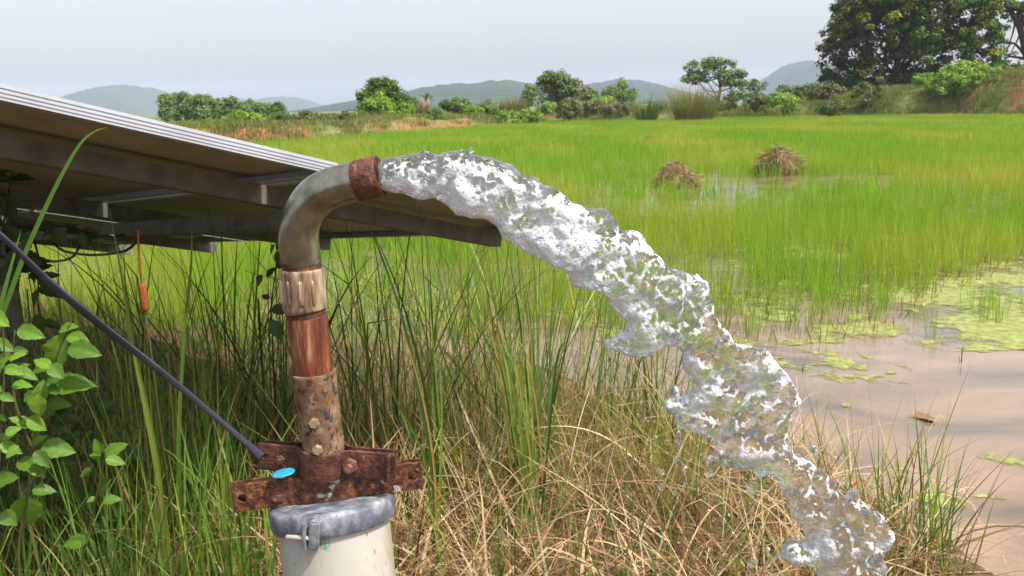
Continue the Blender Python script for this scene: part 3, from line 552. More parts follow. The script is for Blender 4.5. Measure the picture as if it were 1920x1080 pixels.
# ------------------------------------------------------------------ floating algae
def algae_mat():
    m, t, N, L = mat('algae_film')
    g = N('NewGeometry'); a = N('Attribute', attribute_name='cover')
    nz = N('TexNoise', i_Scale=16.0, i_Detail=9.0, i_Roughness=.7); L(g.outputs['Position'], nz.inputs['Vector'])
    col = ramp(N, [(.32, (.13, .125, .045)), (.46, (.22, .235, .06)), (.58, (.31, .335, .09)), (.72, (.42, .41, .20))]); L(nz.outputs['Fac'], col.inputs[0])
    p = N('BsdfPrincipled', i_Roughness=.6); p.inputs['Specular IOR Level'].default_value = .3; L(col.outputs[0], p.inputs['Base Color'])
    nf = N('TexNoise', i_Scale=55.0, i_Detail=6.0, i_Roughness=.65); L(g.outputs['Position'], nf.inputs['Vector'])
    ad = N('Math', operation='MULTIPLY_ADD', n_1=1.5, n_2=-.75); L(nf.outputs['Fac'], ad.inputs[0])
    a2 = N('Math', operation='ADD'); L(ad.outputs[0], a2.inputs[0]); L(a.outputs['Fac'], a2.inputs[1])
    rr = N('MapRange'); rr.inputs[1].default_value = .05; rr.inputs[2].default_value = .55; rr.inputs[4].default_value = .93; L(a2.outputs[0], rr.inputs[0])
    tr = N('BsdfTransparent'); mx = N('MixShader'); L(rr.outputs[0], mx.inputs[0]); L(tr.outputs[0], mx.inputs[1]); L(p.outputs[0], mx.inputs[2])
    bp = N('Bump', i_Strength=.5, i_Distance=.01); L(nf.outputs['Fac'], bp.inputs['Height']); L(bp.outputs[0], p.inputs['Normal'])
    o = N('OutputMaterial'); L(mx.outputs[0], o.inputs['Surface']); return m
alg_m = algae_mat()
def algae(name, label, x0, x1, y0, y1, fn, cell=.035):
    xs = np.arange(x0, x1, cell); yy = np.arange(y0, y1, cell); Xa, Ya = np.meshgrid(xs, yy, indexing='ij')
    f = fn(Xa, Ya); jx = .35*cell*n2(Xa, Ya, 31., 2.); jy = .35*cell*n2(Xa, Ya, 31., 6.)
    Z = .003+.003*np.maximum(n2(Xa, Ya, 14., 3.), 0)+.001*n2(Xa, Ya, 40., 5.)
    Z = np.maximum(Z, .002)
    ok = f > -.1; ok = ok[:-1, :-1] & ok[1:, :-1] & ok[:-1, 1:] & ok[1:, 1:]
    ny = len(yy); i, j = np.nonzero(ok); b = i*ny+j; q = np.stack([b, b+ny, b+ny+1, b+1], 1)
    V = np.stack([Xa+jx, Ya+jy, Z], -1).reshape(-1, 3); u, inv = np.unique(q, return_inverse=True)
    o = link(name, mesh_np(name, V[u], inv.reshape(-1, 4), attrs={'cover': np.clip(f.ravel()[u], -1, 1)}), alg_m); tag(o, label, 'algae', kind='stuff'); return o
def marg(x, y):
    fy = front_y(x); near_edge = np.interp(x, [-4, -.5, .6, 1.6, 2.3, 2.6, 3.2, 7], [5.9, 5.5, 5.25, 5.1, 5.12, 4.95, 4.85, 5.1])
    return -1*(y-near_edge-.07*n2(x, y, 4., 2.)-.03*n2(x, y, 13., 2.) <= 0)+(n2(x, y, 2.2, 4.)*.7+n2(x, y, 7., 9.)*.45+.35*n2(x, y, 19., 3.)+.2-.2*smooth(0, 1.2, y-fy)+.36*smooth(2.1, 2.6, x)-.25*smooth(6.8, 8.5, y))
algae('algae_scum', 'yellow green algae scum along the edge of the rice', -2.5, 7.2, 4.9, 9.5, marg, .026)
PATCH = [('long algae patch floating in the pond near the rice', 1560, 683, .42, .13), ('thin algae strip right of the long patch', 1640, 708, .26, .05), ('small bright algae patch left in the pond', 1545, 740, .10, .035), ('tiny algae fleck below the small bright patch', 1583, 758, .06, .03),
         ('algae patch beside the floating brown leaf', 1697, 771, .11, .035), ('algae patch by the right border of the pond', 1890, 868, .12, .06), ('algae fringe near the jet foot on the pond', 1755, 935, .13, .05), ('algae strip low at right of the pond', 1850, 932, .14, .02)]
for lab, px, py, rx, ry in PATCH:
    c = gr(px, py); algae('algae_patch', lab, c[0]-rx*1.5, c[0]+rx*1.5, c[1]-ry*3.2, c[1]+ry*3.2, lambda x, y: 1-np.hypot((x-c[0])/rx, (y-c[1])/(ry*2.2))+.7*n2(x, y, 9., px*.1)+.5*n2(x, y, 26., 3.)-.35, .014)

# ------------------------------------------------------------------ hay heaps in the field
hay_m = leaf_mat('hay', [(0, (.13, .08, .035)), (.4, (.24, .17, .065)), (.8, (.35, .28, .11)), (1, (.42, .36, .15))], .15, .7)
def heap(label, px, py, wpx, hpx, seed, n=900):
    rng = np.random.default_rng(seed); c = gr(px, py); d = c[1]; s = d/1600; R = wpx*s/2*1.08; Hh = hpx*s*1.2
    root = empty('hay_heap', (c[0], c[1], 0)); tag(root, label, 'hay', 'hay heaps left in the rice field')
    u = np.linspace(0, 1, 14); th = np.arange(28)/28*6.283; Ug_, Tg = np.meshgrid(u, th, indexing='ij')
    rr = R*(1-Ug_**2.2)**.7*(1+.2*n2(np.cos(Tg)*1.4+seed, np.sin(Tg)*1.4+Ug_*2, 1.3)); X = c[0]+rr*np.cos(Tg); Yh = c[1]+rr*np.sin(Tg); Z = Hh*.92*Ug_*(1+.15*n2(np.cos(Tg)+seed, np.sin(Tg), 1.9))-.02
    i = (np.arange(13)[:, None]*28+np.arange(28)[None]).ravel(); j = (np.arange(13)[:, None]*28+(np.arange(28)[None]+1) % 28).ravel()
    V = np.stack([X, Yh, Z], -1).reshape(-1, 3)
    link('mound', mesh_np('mound', V, np.stack([i, j, j+28, i+28], 1), None, rng.random(len(V))*.35), hay_m, root)
    k = rng.integers(0, len(V), n); P = V[k]+rng.normal(size=(n, 3))*.02*R; out = np.arctan2(P[:, 1]-c[1], P[:, 0]-c[0])
    v, q, t = blades(P, R*rng.uniform(.15, .5, n), out+rng.normal(size=n)*.7, rng.uniform(.9, 2.0, n), rng.uniform(.3, 1.2, n), .010*d/16, rng.random(n), 5)
    v[:, 2] = np.maximum(v[:, 2], .01)
    link('straw', mesh_np('straw', v, q, None, t), hay_m, root)
heap('large dome shaped hay heap, right one of the two big ones', 1458, 326, 74, 42, 1, 1400)
heap('large low hay heap, left one of the two big ones', 1268, 350, 72, 40, 2, 1400)
heap('small hay heap far in the field, right of a close pair', 1217, 270, 25, 12, 3, 500)
heap('small hay heap far in the field, left of a close pair', 1196, 265, 22, 9, 4, 500)
heap('small lone hay heap in the field above the jet', 1005, 293, 22, 10, 5, 500)

# ------------------------------------------------------------------ solar panel array seen from below
ua = ray(2450, 735); ua /= np.linalg.norm(ua); va = ray(-1000, 468); va -= (va@ua)*ua; va /= np.linalg.norm(va)
na = np.cross(ua, va); na *= np.sign(na[2]); PK = .86; A0 = atd(0, 187, 1.9*PK)
def pl(u, v, w_=0.): return A0+PK*(u*ua+v*va+w_*na)
def slab(u0, u1, v0, v1, w0, w1, bm=None):
    """a box in the array's own directions"""
    bm = bm or bmesh.new(); vs = [bm.verts.new(V3(pl(u, v, w_))) for w_ in (w0, w1) for (u, v) in ((u0, v0), (u1, v0), (u1, v1), (u0, v1))]
    for f in ((0, 3, 2, 1), (4, 5, 6, 7), (0, 1, 5, 4), (1, 2, 6, 5), (2, 3, 7, 6), (3, 0, 4, 7)): bm.faces.new([vs[i] for i in f])
    return bm
arr_base = pl(1.1, 2.2); arr_base[2] = 0.05
arr = empty('solar_array', arr_base); tag(arr, 'tilted solar panel array on steel sections seen from below at left', 'solar panels')
ftk = .036
ub = [-1.54, -.30, .92, 2.14]; vb = [0., 2.68, 5.36]
for iu in range(3):
    for iv in range(2):
        u0, u1, v0, v1 = ub[iu]+(.013 if iu else 0), ub[iu+1]-(.013 if iu < 2 else 0), vb[iv]+(.015 if iv else 0), vb[iv+1]-.015
        p = link('solar_panel', bm_mesh('panel', slab(u0+.003, u1-.003, v0+.003, v1-.003, ftk*.72, ftk*.86)), M['backsheet'], arr)
        link('cell_face', bm_mesh('cells', slab(u0+.004, u1-.004, v0+.004, v1-.004, ftk*.88, ftk*.95)), M['cells'], p)
        bm = bmesh.new(); t_ = .004; lip = .03
        for (a0, a1, b0, b1) in ((u0, u1, v0, v0+t_), (u0, u1, v1-t_, v1), (u0, u0+t_, v0+t_, v1-t_), (u1-t_, u1, v0+t_, v1-t_)): slab(a0, a1, b0, b1, 0, ftk, bm)
        # the inward lip at the bottom of the extrusion, and fine ribs along the outer faces
        for (a0, a1, b0, b1) in ((u0+t_, u1-t_, v0+t_, v0+lip), (u0+t_, u1-t_, v1-lip, v1-t_), (u0+t_, u0+lip, v0+lip, v1-lip), (u1-lip, u1-t_, v0+lip, v1-lip)): slab(a0, a1, b0, b1, .0005, .003, bm)
        for w0 in (.0075, .0165, .0265):
            slab(u0, u1, v0-.0022, v0, w0, w0+.0035, bm); slab(u0-.0022, u0, v0, v1, w0, w0+.0035, bm); slab(u1, u1+.0022, v0, v1, w0, w0+.0035, bm)
        link('frame', bm_mesh('frame', bm), M['alu'], p)
def channel(u0, u1, v0, v1, w0, w1, name, along):
    bm = bmesh.new(); t_ = .004
    if along == 'u':
        slab(u0, u1, v0, v0+t_, w0, w1, bm); slab(u0, u1, v0+t_, v1, w0, w0+.004, bm); slab(u0, u1, v0+t_, v1, w1-.004, w1, bm); slab(u0, u1, v1-t_, v1, w0+.004, w0+.016, bm)
    else:
        slab(u0, u0+t_, v0, v1, w0, w1, bm); slab(u0+t_, u1, v0, v1, w0, w0+.004, bm); slab(u0+t_, u1, v0, v1, w1-.004, w1, bm); slab(u1-t_, u1, v0, v1, w0+.004, w0+.016, bm)
    return link(name, bm_mesh(name, bm), M['galv'], arr)
for v0, ue in ((.44, 2.09), (1.76, 2.12), (3.15, 2.2), (4.6, 2.25)): channel(-1.7, ue, v0, v0+.06, -.064, -.001, 'purlin', 'u')
for u0 in (1.05, -.9): channel(u0, u0+.07, .40, 5.4, -.128, -.0655, 'rafter', 'v')
for (u, v) in ((1.085, 3.7), (-.86, 4.6)):
    c = pl(u, v, -.13); bm = bmesh.new()
    for (x0, x1, y0, y1) in ((-.035, .035, -.035, -.030), (-.035, -.030, -.030, .035), (.030, .035, -.030, .035)):
        r = bmesh.ops.create_cube(bm, size=1.)
        for q_ in r['verts']: q_.co = Vector((c[0]+x0+(q_.co.x+.5)*(x1-x0), c[1]+y0+(q_.co.y+.5)*(y1-y0), -.05+(q_.co.z+.5)*(c[2]+.05)))
    link('post', bm_mesh('post', bm), M['galv'], arr)
for (u, v, wd_, hd) in ((1.13, 3.9, .45, .12), (1.14, 4.5, .30, .26)):
    link('junction_plate', bm_mesh('plate', slab(u, u+.02, v-wd_, v+wd_, -.131-hd, -.13)), M['galv'], arr)
for k, (pa, pb_, sag) in enumerate([((1.14, 1.9), (1.14, 3.0), .06), ((1.14, 2.6), (1.14, 3.5), .09), ((.2, 1.72), (1.0, 1.70), .02)]):
    a_, b_ = pl(*pa, -.135), pl(*pb_, -.135); mid = (a_+b_)/2-np.array([0, 0, sag])
    link('loose_cable', mesh_np('loose_cable', *tube_np(spline([a_, a_*.7+mid*.3-np.array([0, 0, sag*.45]), mid, b_*.7+mid*.3-np.array([0, 0, sag*.4]), b_], 14), .006, 6)), M['strap'], arr)

# ------------------------------------------------------------------ the well head
YW = 1.45
def lathe(name, axis_pts, prof_r, ns=48, m=None, parent=None, inner=0., tilt=None):
    """rings of radius prof_r at axis_pts, joined; inner > 0 leaves a hollow mouth"""
    P = np.asarray(axis_pts, float); vs = []; T = np.gradient(P, axis=0)
    ln_ = np.linalg.norm(T, axis=1)
    for k in range(len(P)):
        if ln_[k] < 1e-7: T[k] = T[int(np.argmax(ln_))]
        tt = T[k]/(np.linalg.norm(T[k])+1e-9); ref = np.array([0, 1., 0]); A = np.cross(ref, tt); A /= np.linalg.norm(A); B = np.cross(tt, A)
        th = np.arange(ns)/ns*2*math.pi; vs.append(P[k]+prof_r[k]*(np.cos(th)[:, None]*A+np.sin(th)[:, None]*B))
    v = np.concatenate(vs); q = []
    for k in range(len(P)-1):
        i = k*ns+np.arange(ns); j = k*ns+(np.arange(ns)+1) % ns; q.append(np.stack([i, j, j+ns, i+ns], 1))
    me = mesh_np(name, v, np.concatenate(q)); me.set_sharp_from_angle(angle=math.radians(38))
    return link(name, me, m, parent)
cas = at(624, 950, YW); CX, CYc = cas[0], cas[1]
casing = empty('well_casing', (CX, CYc-.12, .1)); tag(casing, 'cream plastic well casing with a scuffed dark cap ring', 'well casing')
zc = cas[2]; RC = .1005
TL = Matrix.Rotation(math.radians(-4.6), 3, 'Y') @ Matrix.Rotation(math.radians(-11.5), 3, 'X')     # the casing leans away a little
def capp(x, y, z): q_ = TL @ Vector((x, y, z)); return np.array([CX+q_.x, CYc+q_.y, zc+q_.z])
lathe('casing_pipe', [capp(0, 0, z) for z in (-.76, -.4, -.1, .005, .008)], [RC, RC, RC, RC, RC-.006], 72, M['pvc'], casing)
prof = [(-.0262, .1025), (-.026, .1095), (-.022, .1120), (.006, .1132), (.011, .111), (.0145, .105), (.015, .099), (.012, .096)]
cap_o = lathe('cap_ring', [capp(0, 0, z) for z, _ in prof], [r for _, r in prof], 80, M['capring'], casing)
lathe('cap_lid', [capp(0, 0, z) for z in (.0115, .0125, .0140, .0145)], [.0965, .07, .035, .0005], 64, M['caplid'], casing)
def box_at(c, sx, sy, sz, rot=None, bev=.002, name='box'):
    bm = bmesh.new(); bmesh.ops.create_cube(bm, size=1.); bmesh.ops.scale(bm, vec=(sx, sy, sz), verts=bm.verts)
    if bev: bmesh.ops.bevel(bm, geom=bm.edges[:], offset=bev, segments=2, affect='EDGES')
    if rot is not None: bmesh.ops.rotate(bm, cent=(0, 0, 0), matrix=rot, verts=bm.verts)
    bmesh.ops.translate(bm, vec=V3(c), verts=bm.verts); return bm_mesh(name, bm)
th_l = math.radians(-97); lug = capp(.116*math.cos(th_l), .116*math.sin(th_l), -.014)
rl = Matrix.Rotation(th_l+math.pi/2, 3, 'Z')
lg = link('latch_lug', box_at(lug+np.array([.008, 0, -.001]), .017, .020, .052, rl @ Matrix.Rotation(.12, 3, 'Y'), .003), M['capring'], casing)
link('latch_lug', box_at(lug+np.array([-.008, .002, -.003]), .006, .022, .050, rl, .002), M['capring'], casing)
pn = np.array([rl @ Vector((1, 0, 0))])[0]; a_ = lug+np.array([0, -.004, -.006])
link('latch_pin', mesh_np('pin', *tube_np([a_-pn*.042, a_-pn*.041, a_+pn*.002], [.0032, .0042, .0042], 12)), M['pvc'], casing)
# small green printed emblem below the ring: an open corner and a tree-like mark
def on_casing(dx, z): th = math.asin(dx/RC); return capp((RC+.0006)*math.sin(th), -(RC+.0006)*math.cos(th), z)
ex, ez = .006, -.040
strips = []
def strip(x0, z0, x1, z1, wd=.0012):
    d_ = np.array([x1-x0, z1-z0]); nn = np.array([-d_[1], d_[0]])/np.linalg.norm(d_)*wd/2
    vs = [on_casing(ex+x0+nn[0], ez+z0+nn[1]), on_casing(ex+x1+nn[0], ez+z1+nn[1]), on_casing(ex+x1-nn[0], ez+z1-nn[1]), on_casing(ex+x0-nn[0], ez+z0-nn[1])]
    strips.append((np.array(vs), np.array([[0, 3, 2, 1]]), np.zeros((0, 3), int)))
for s_ in [(-.019, .012, -.017, -.012, .0007), (-.017, -.012, .008, -.010, .0007), (0, -.008, 0, .010, .002), (-.007, .002, .007, .003), (-.007, .002, -.005, .009), (.007, .003, .006, .009), (-.005, -.003, .006, -.002), (-.008, -.005, -.007, .002), (.007, -.003, .008, .003), (-.005, .009, .006, .0095), (-.006, -.007, .006, -.006)]: strip(*s_)
link('printed_mark', mesh_np('printed_mark', *cat_np(strips)), M['print'], casing)

# outlet pipe: sleeve, pipe, coupling, elbow, rusty mouth
riser = empty('outlet_pipe', at(604, 838, YW)); tag(riser, 'weathered steel outlet pipe bent over in an elbow, water pouring out', 'pipe')
S = YW/1600*1.03
def ax(y): return at(np.interp(y, [478, 500, 580, 592, 700, 840], [562, 565.5, 572, 575, 588, 607]), y, YW)
lathe('lower_sleeve', [ax(y) for y in (868, 838, 830, 704, 699, 696, 696, 712)], [.037*1.0, .037, .037, .0388, .0398, .0390, .0355, .035], 56, M['sleeve'], riser)
lathe('middle_pipe', [ax(y) for y in (730, 690, 640, 600, 592)], [.0345, .0345, .0348, .0352, .0352], 56, M['midpipe'], riser)
zt = np.linspace(594, 580, 15); lathe('thread_band', [ax(y) for y in zt], [.0342+.0011*(k % 2) for k in range(15)], 48, M['redrust'], riser)
lathe('coupling', [ax(y) for y in (582, 581, 578, 574, 510, 505, 503, 503, 512)], [.034, .0362, .0378, .0384, .0384, .0382, .0372, .0340, .0335], 56, M['coupling'], riser)
for k, dx in enumerate((-.45, .10, .16, -.86, .62)):
    p0, p1 = ax(520), ax(568); o3 = np.array([.0378*dx, -.0378*math.sqrt(1-dx*dx), 0])
    link('coupling_rib', mesh_np('rib', *tube_np(spline([p0+o3, (p0+p1)/2+o3*1.015, p1+o3], 8), [.0012, .0032, .0036, .0036, .0036, .0036, .0032, .0012], 8)), M['coupling'], riser)
lathe('rust_ring', [ax(y) for y in (514, 505, 501, 494, 490, 486)], [.0335, .0338, .0330, .0335, .0342, .0338], 48, M['redrust'], riser)
EL = spline([(565, 492), (561.5, 465), (560, 440), (564, 414), (575, 390), (594, 368), (620, 353), (648, 345), (672, 339)], 34)
ep = np.array([at(x, y, YW-.0005*k) for k, (x, y) in enumerate(EL)])
lathe('elbow', ep, [.0338+.0006*math.sin(k*.35) for k in range(34)], 56, M['elbow'], riser)
sm = ep+np.array([0, -.034, 0])*.62; cen = at(640, 440, YW); 
sm = np.array([e+(.0338*.80*np.array([0, -1, 0])+.0338*.60*(cen-e)/np.linalg.norm(cen-e)) for e in ep[8:30]])
link('seam_bead', mesh_np('bead', *tube_np(sm, .0016, 8)), M['elbow'], riser)
m0, m1 = at(668, 340, YW-.016), at(714, 330, YW-.021); dm = (m1-m0)/np.linalg.norm(m1-m0); L_m = np.linalg.norm(m1-m0)
lathe('rusty_mouth', [m0, m0+dm*.002, m0+dm*L_m*.5, m1-dm*.0015, m1, m1, m1-dm*.02, m1-dm*.03], [.0335, .0344, .0346, .0344, .0338, .0312, .0308, .0306], 56, M['redrust'], riser)
def hexbolt(c, nrm, r, h, parent, m, name='bolt', thread=0., washer=0.):
    nrm = V3(nrm).normalized(); bm = bmesh.new()
    bmesh.ops.create_cone(bm, cap_ends=True, segments=6, radius1=r, radius2=r*.985, depth=h); bmesh.ops.bevel(bm, geom=[e for e in bm.edges if abs(e.verts[0].co.z-e.verts[1].co.z) < 1e-6 and e.verts[0].co.z > 0], offset=r*.13, segments=2, affect='EDGES')
    bmesh.ops.translate(bm, vec=(0, 0, h/2+washer), verts=bm.verts)
    q_ = nrm.to_track_quat('Z', 'Y').to_matrix().to_4x4() @ Matrix.Rotation(random.uniform(0, 1), 4, 'Z'); X_ = Matrix.Translation(V3(c)) @ q_
    bmesh.ops.transform(bm, matrix=X_, verts=bm.verts); b = link(name, bm_mesh(name, bm), m, parent)
    if washer:
        bm = bmesh.new(); bmesh.ops.create_cone(bm, cap_ends=True, segments=28, radius1=r*1.28, radius2=r*1.22, depth=washer); bmesh.ops.transform(bm, matrix=X_ @ Matrix.Translation((0, 0, washer/2)), verts=bm.verts); link('washer', bm_mesh('washer', bm), m, b)
    if thread:
        bm = bmesh.new(); bmesh.ops.create_cone(bm, cap_ends=True, segments=20, radius1=r*.55, radius2=r*.5, depth=thread); bmesh.ops.transform(bm, matrix=X_ @ Matrix.Translation((0, 0, h+washer+thread/2)), verts=bm.verts); link('bolt_end', bm_mesh('bolt_end', bm), m, b)
    return b
for (x, y) in ((598, 779), (604, 828)):
    c = ax(y); dx = (x-np.interp(y, [700, 840], [588, 607]))*S; rr = .0385; th = math.asin(dx/rr); nrm = np.array([math.sin(th), -math.cos(th), 0]); hexbolt(c+nrm*.037, nrm, .0098, .006, riser, M['brass'])

# clamps: two bent straps bolted round the pipe
def clamp(label, c, rotz, tilt, half, h, rin, m, holes, bolts, gap=.006, flat_l=None, rear_half=None, bul=.93):
    root = empty('pipe_clamp', c); tag(root, label, 'clamp', 'rusty clamps on the well head')
    X_ = Matrix.Translation(V3(c)) @ Matrix.Rotation(rotz, 4, 'Z') @ Matrix.Rotation(tilt, 4, 'Y'); tk = .006
    for side in (-1, 1):
        hl, hr = (half if side < 0 else (rear_half or half))
        plan = [(-hl, gap), (-rin*1.12-.006, gap), (-rin*1.02, gap+.006)]
        for a in np.linspace(math.radians(168), math.radians(12), 15): plan.append(((rin+.001)*math.cos(a), max(gap+.006, (rin+.001)*math.sin(a)*bul)))
        plan += [(rin*1.02, gap+.006), (rin*1.12+.006, gap), (hr, gap)]
        p = np.array(plan); keep = [0]
        for k in range(1, len(p)):
            if np.linalg.norm(p[k]-p[keep[-1]]) > .0012: keep.append(k)
        p = p[keep]
        # denser along the flats so that the pitted edge can wander
        t = np.r_[0, np.cumsum(np.linalg.norm(np.diff(p, axis=0), axis=1))]; tt = np.linspace(0, t[-1], 90); p = np.stack([np.interp(tt, t, p[:, 0]), np.interp(tt, t, p[:, 1])], 1)
        d = np.gradient(p, axis=0); d /= np.linalg.norm(d, axis=1)[:, None]; nn = np.stack([-d[:, 1], d[:, 0]], 1)
        out = p+nn*tk; n_ = len(p); bmv = []
        bm = bmesh.new()
        for k in range(n_):
            e1 = .0011*float(vnoise([k*.5, side*3.+rotz*9, .3])); e2 = .0011*float(vnoise([k*.5, side*3.+rotz*9, 7.3])); e3 = .0006*float(vnoise([k*.9, side*3.+rotz*9, 17.3]))
            row = [(p[k], -h/2+e1), (out[k]*(1)+nn[k]*e3, -h/2+e1+.0008), (out[k]+nn[k]*(e3+.0006), 0), (out[k]+nn[k]*e3, h/2+e2-.0008), (p[k], h/2+e2)]
            bmv.append([bm.verts.new(X_ @ Vector((float(q[0]), float(q[1])*side, z))) for q, z in row])
        for k in range(n_-1):
            for j in range(5): a, b = bmv[k], bmv[k+1]; bm.faces.new((a[j], b[j], b[(j+1) % 5], a[(j+1) % 5]))
        bm.faces.new(bmv[0]); bm.faces.new(bmv[-1])
        pl_ = link('front_strap' if side < 0 else 'rear_strap', bm_mesh('strap', bm), m, root); pl_.data.set_sharp_from_angle(angle=math.radians(40)); pl_.data.polygons.foreach_set('use_smooth', np.ones(len(pl_.data.polygons), bool))
        if side < 0:
            for (hx, hz, r) in holes:
                bm = bmesh.new(); bmesh.ops.create_cone(bm, cap_ends=True, segments=24, radius1=r, radius2=r, depth=.03)
                bmesh.ops.transform(bm, matrix=X_ @ Matrix.Translation((hx, -gap-tk/2, hz)) @ Matrix.Rotation(math.pi/2, 4, 'X'), verts=bm.verts)
                cutter = bpy.data.objects.new('hole_cutter', bm_mesh('cut', bm)); COL.objects.link(cutter)
                md = pl_.modifiers.new('hole', 'BOOLEAN'); md.object = cutter; md.operation = 'DIFFERENCE'; md.solver = 'EXACT'
                dg = bpy.context.evaluated_depsgraph_get(); me2 = bpy.data.meshes.new_from_object(pl_.evaluated_get(dg)); pl_.modifiers.clear(); pl_.data = me2; bpy.data.objects.remove(cutter)
    for (bx, bz, r, h_, th_, wsh, onr) in bolts:
        y0 = -(gap+tk) if not onr else -(rin*.93*math.sqrt(max(0, 1-(bx/rin)**2))+tk)
        hexbolt(X_ @ Vector((bx, y0-.0005, bz)), X_.to_3x3() @ Vector((0, -1, 0)), r, h_, root, M['nut'], 'bolt', th_, wsh)
        link('bolt_shank', mesh_np('shank', *tube_np([np.array(X_ @ Vector((bx, y0, bz))), np.array(X_ @ Vector((bx, gap+tk+.004, bz)))], r*.5, 10)), M['nut'], root)
    return root, X_
cu = at(606, 861, YW); cl = at(616, 909, YW)
up_cl, XU = clamp('upper rusty clamp gripping the pipe sleeve', cu, math.radians(-5), math.radians(4.0), (.118, .130), .050, .0385, M['rust'],
      [(-.105, .003, .0055), (.104, -.003, .0055)], [(-.075, -.001, .0085, .007, .004, 0, False), (.054, -.001, .0140, .012, .009, 0, False)], rear_half=(.112, .132))
lo_cl, XL = clamp('lower rusty clamp lying across the well cap, white scale on its middle', cl, math.radians(7), math.radians(-3.2), (.170, .170), .052, .040, M['rustpale'],
      [(-.152, .0, .008), (.152, .0, .0075)], [(-.090, -.001, .0115, .008, .006, .003, False), (.082, -.002, .0085, .008, .005, .002, False)], bul=.42)
# turned-up end lug on the upper clamp's right end
for dx, dd in ((.134, 0), (.1275, -.010)):
    c = XU @ Vector((dx-.003, -.010+dd*.6, 0)); link('end_stop', box_at(c, .007, .014, .050, XU.to_3x3(), .0015), M['rust'], up_cl)
# blue bottle-cap disc lying on the lower clamp
bc = at(531, 887, YW-.035); bm = bmesh.new(); r = bmesh.ops.create_uvsphere(bm, u_segments=32, v_segments=12, radius=1.)
bmesh.ops.scale(bm, vec=(.0215, .0150, .0036), verts=bm.verts); bmesh.ops.rotate(bm, cent=(0, 0, 0), matrix=Matrix.Rotation(-.16, 3, 'Y') @ Matrix.Rotation(.12, 3, 'X'), verts=bm.verts); bmesh.ops.translate(bm, vec=V3(bc), verts=bm.verts)
o = link('blue_disc', bm_mesh('blue_disc', bm, True), M['blue']); tag(o, 'bright blue plastic disc resting on the lower clamp', 'plastic disc')

# black cable from the clamp up to the left
cp = [(-130, 330, 1.30), (0, 440, 1.33), (100, 535, 1.36), (200, 618, 1.39), (300, 695, 1.41), (400, 778, 1.43), (455, 825, 1.44), (490, 856, 1.445)]
cc = spline([at(x, y, Y) for x, y, Y in cp], 60); n_ = len(cc); T = np.gradient(cc, axis=0); T /= np.linalg.norm(T, axis=1)[:, None]
vs = []; wv = np.interp(np.linspace(0, 1, n_), [0, .2, .38, .55, .75, .88, 1], [.0045, .0050, .0080, .0060, .0048, .0060, .0085])
for k in range(n_):
    up_ = np.array([0, 0, 1.])-T[k][2]*T[k]; up_ /= np.linalg.norm(up_); sd_ = np.cross(T[k], up_); tw = .5*math.sin(k*.09)
    A, B = math.cos(tw)*up_+math.sin(tw)*sd_, -math.sin(tw)*up_+math.cos(tw)*sd_; a = np.arange(16)/16*6.2832
    cs, sn = np.cos(a), np.sin(a); vs.append(cc[k]+wv[k]*np.sign(cs)[:, None]*np.abs(cs)[:, None]**.6*A+.0028*np.sign(sn)[:, None]*np.abs(sn)[:, None]**.7*B)
v = np.concatenate(vs); i = (np.arange(n_-1)[:, None]*16+np.arange(16)[None]).ravel(); j = (np.arange(n_-1)[:, None]*16+(np.arange(16)[None]+1) % 16).ravel()
o = link('power_cable', mesh_np('power_cable', v, np.stack([i, j, j+16, i+16], 1)), M['strap']); tag(o, 'flat black cable running from the upper clamp to the left edge', 'cable')

# ------------------------------------------------------------------ the water jet
def surface_nets(f, org, h):
    s = f > 0; nx, ny, nz = f.shape
    cnt = np.zeros((nx-1, ny-1, nz-1), np.int8)
    for a in (0, 1):
        for b in (0, 1):
            for c in (0, 1): cnt += s[a:nx-1+a, b:ny-1+b, c:nz-1+c]
    act = (cnt > 0) & (cnt < 8); I, J, K = np.nonzero(act); vid = -np.ones(act.shape, np.int64); vid[I, J, K] = np.arange(len(I))
    pos = np.zeros((len(I), 3)); num = np.zeros(len(I))
    cor = [(a, b, c) for a in (0, 1) for b in (0, 1) for c in (0, 1)]
    for p in cor:
        for ax_ in range(3):
            if p[ax_]: continue
            q = list(p); q[ax_] = 1
            f0 = f[I+p[0], J+p[1], K+p[2]]; f1 = f[I+q[0], J+q[1], K+q[2]]; mk = (f0 > 0) != (f1 > 0)
            t = np.where(mk, f0/np.where(mk, f0-f1, 1), 0); e = np.array(p, float)[None]+0*pos; e[:, ax_] = t
            pos += np.where(mk[:, None], e, 0); num += mk
    V = (np.stack([I, J, K], 1)+pos/num[:, None])*h+org
    F = []
    for ax_ in range(3):
        sl0 = [slice(0, None)]*3; sl1 = [slice(0, None)]*3; sl0[ax_] = slice(0, -1); sl1[ax_] = slice(1, None)
        ch = s[tuple(sl0)] != s[tuple(sl1)]; E = np.argwhere(ch); b, c = [(1, 2), (2, 0), (0, 1)][ax_]
        ok = (E[:, b] > 0) & (E[:, c] > 0) & (E[:, b] < f.shape[b]-1) & (E[:, c] < f.shape[c]-1); E = E[ok]
        flip = s[tuple(E.T)]
        ids = []
        for db, dc in ((1, 1), (0, 1), (0, 0), (1, 0)):
            e = E.copy(); e[:, b] -= db; e[:, c] -= dc; ids.append(vid[tuple(e.T)])
        Q = np.stack(ids, 1); Q = np.where(flip[:, None], Q, Q[:, ::-1]); F.append(Q)
    return V, np.concatenate(F)
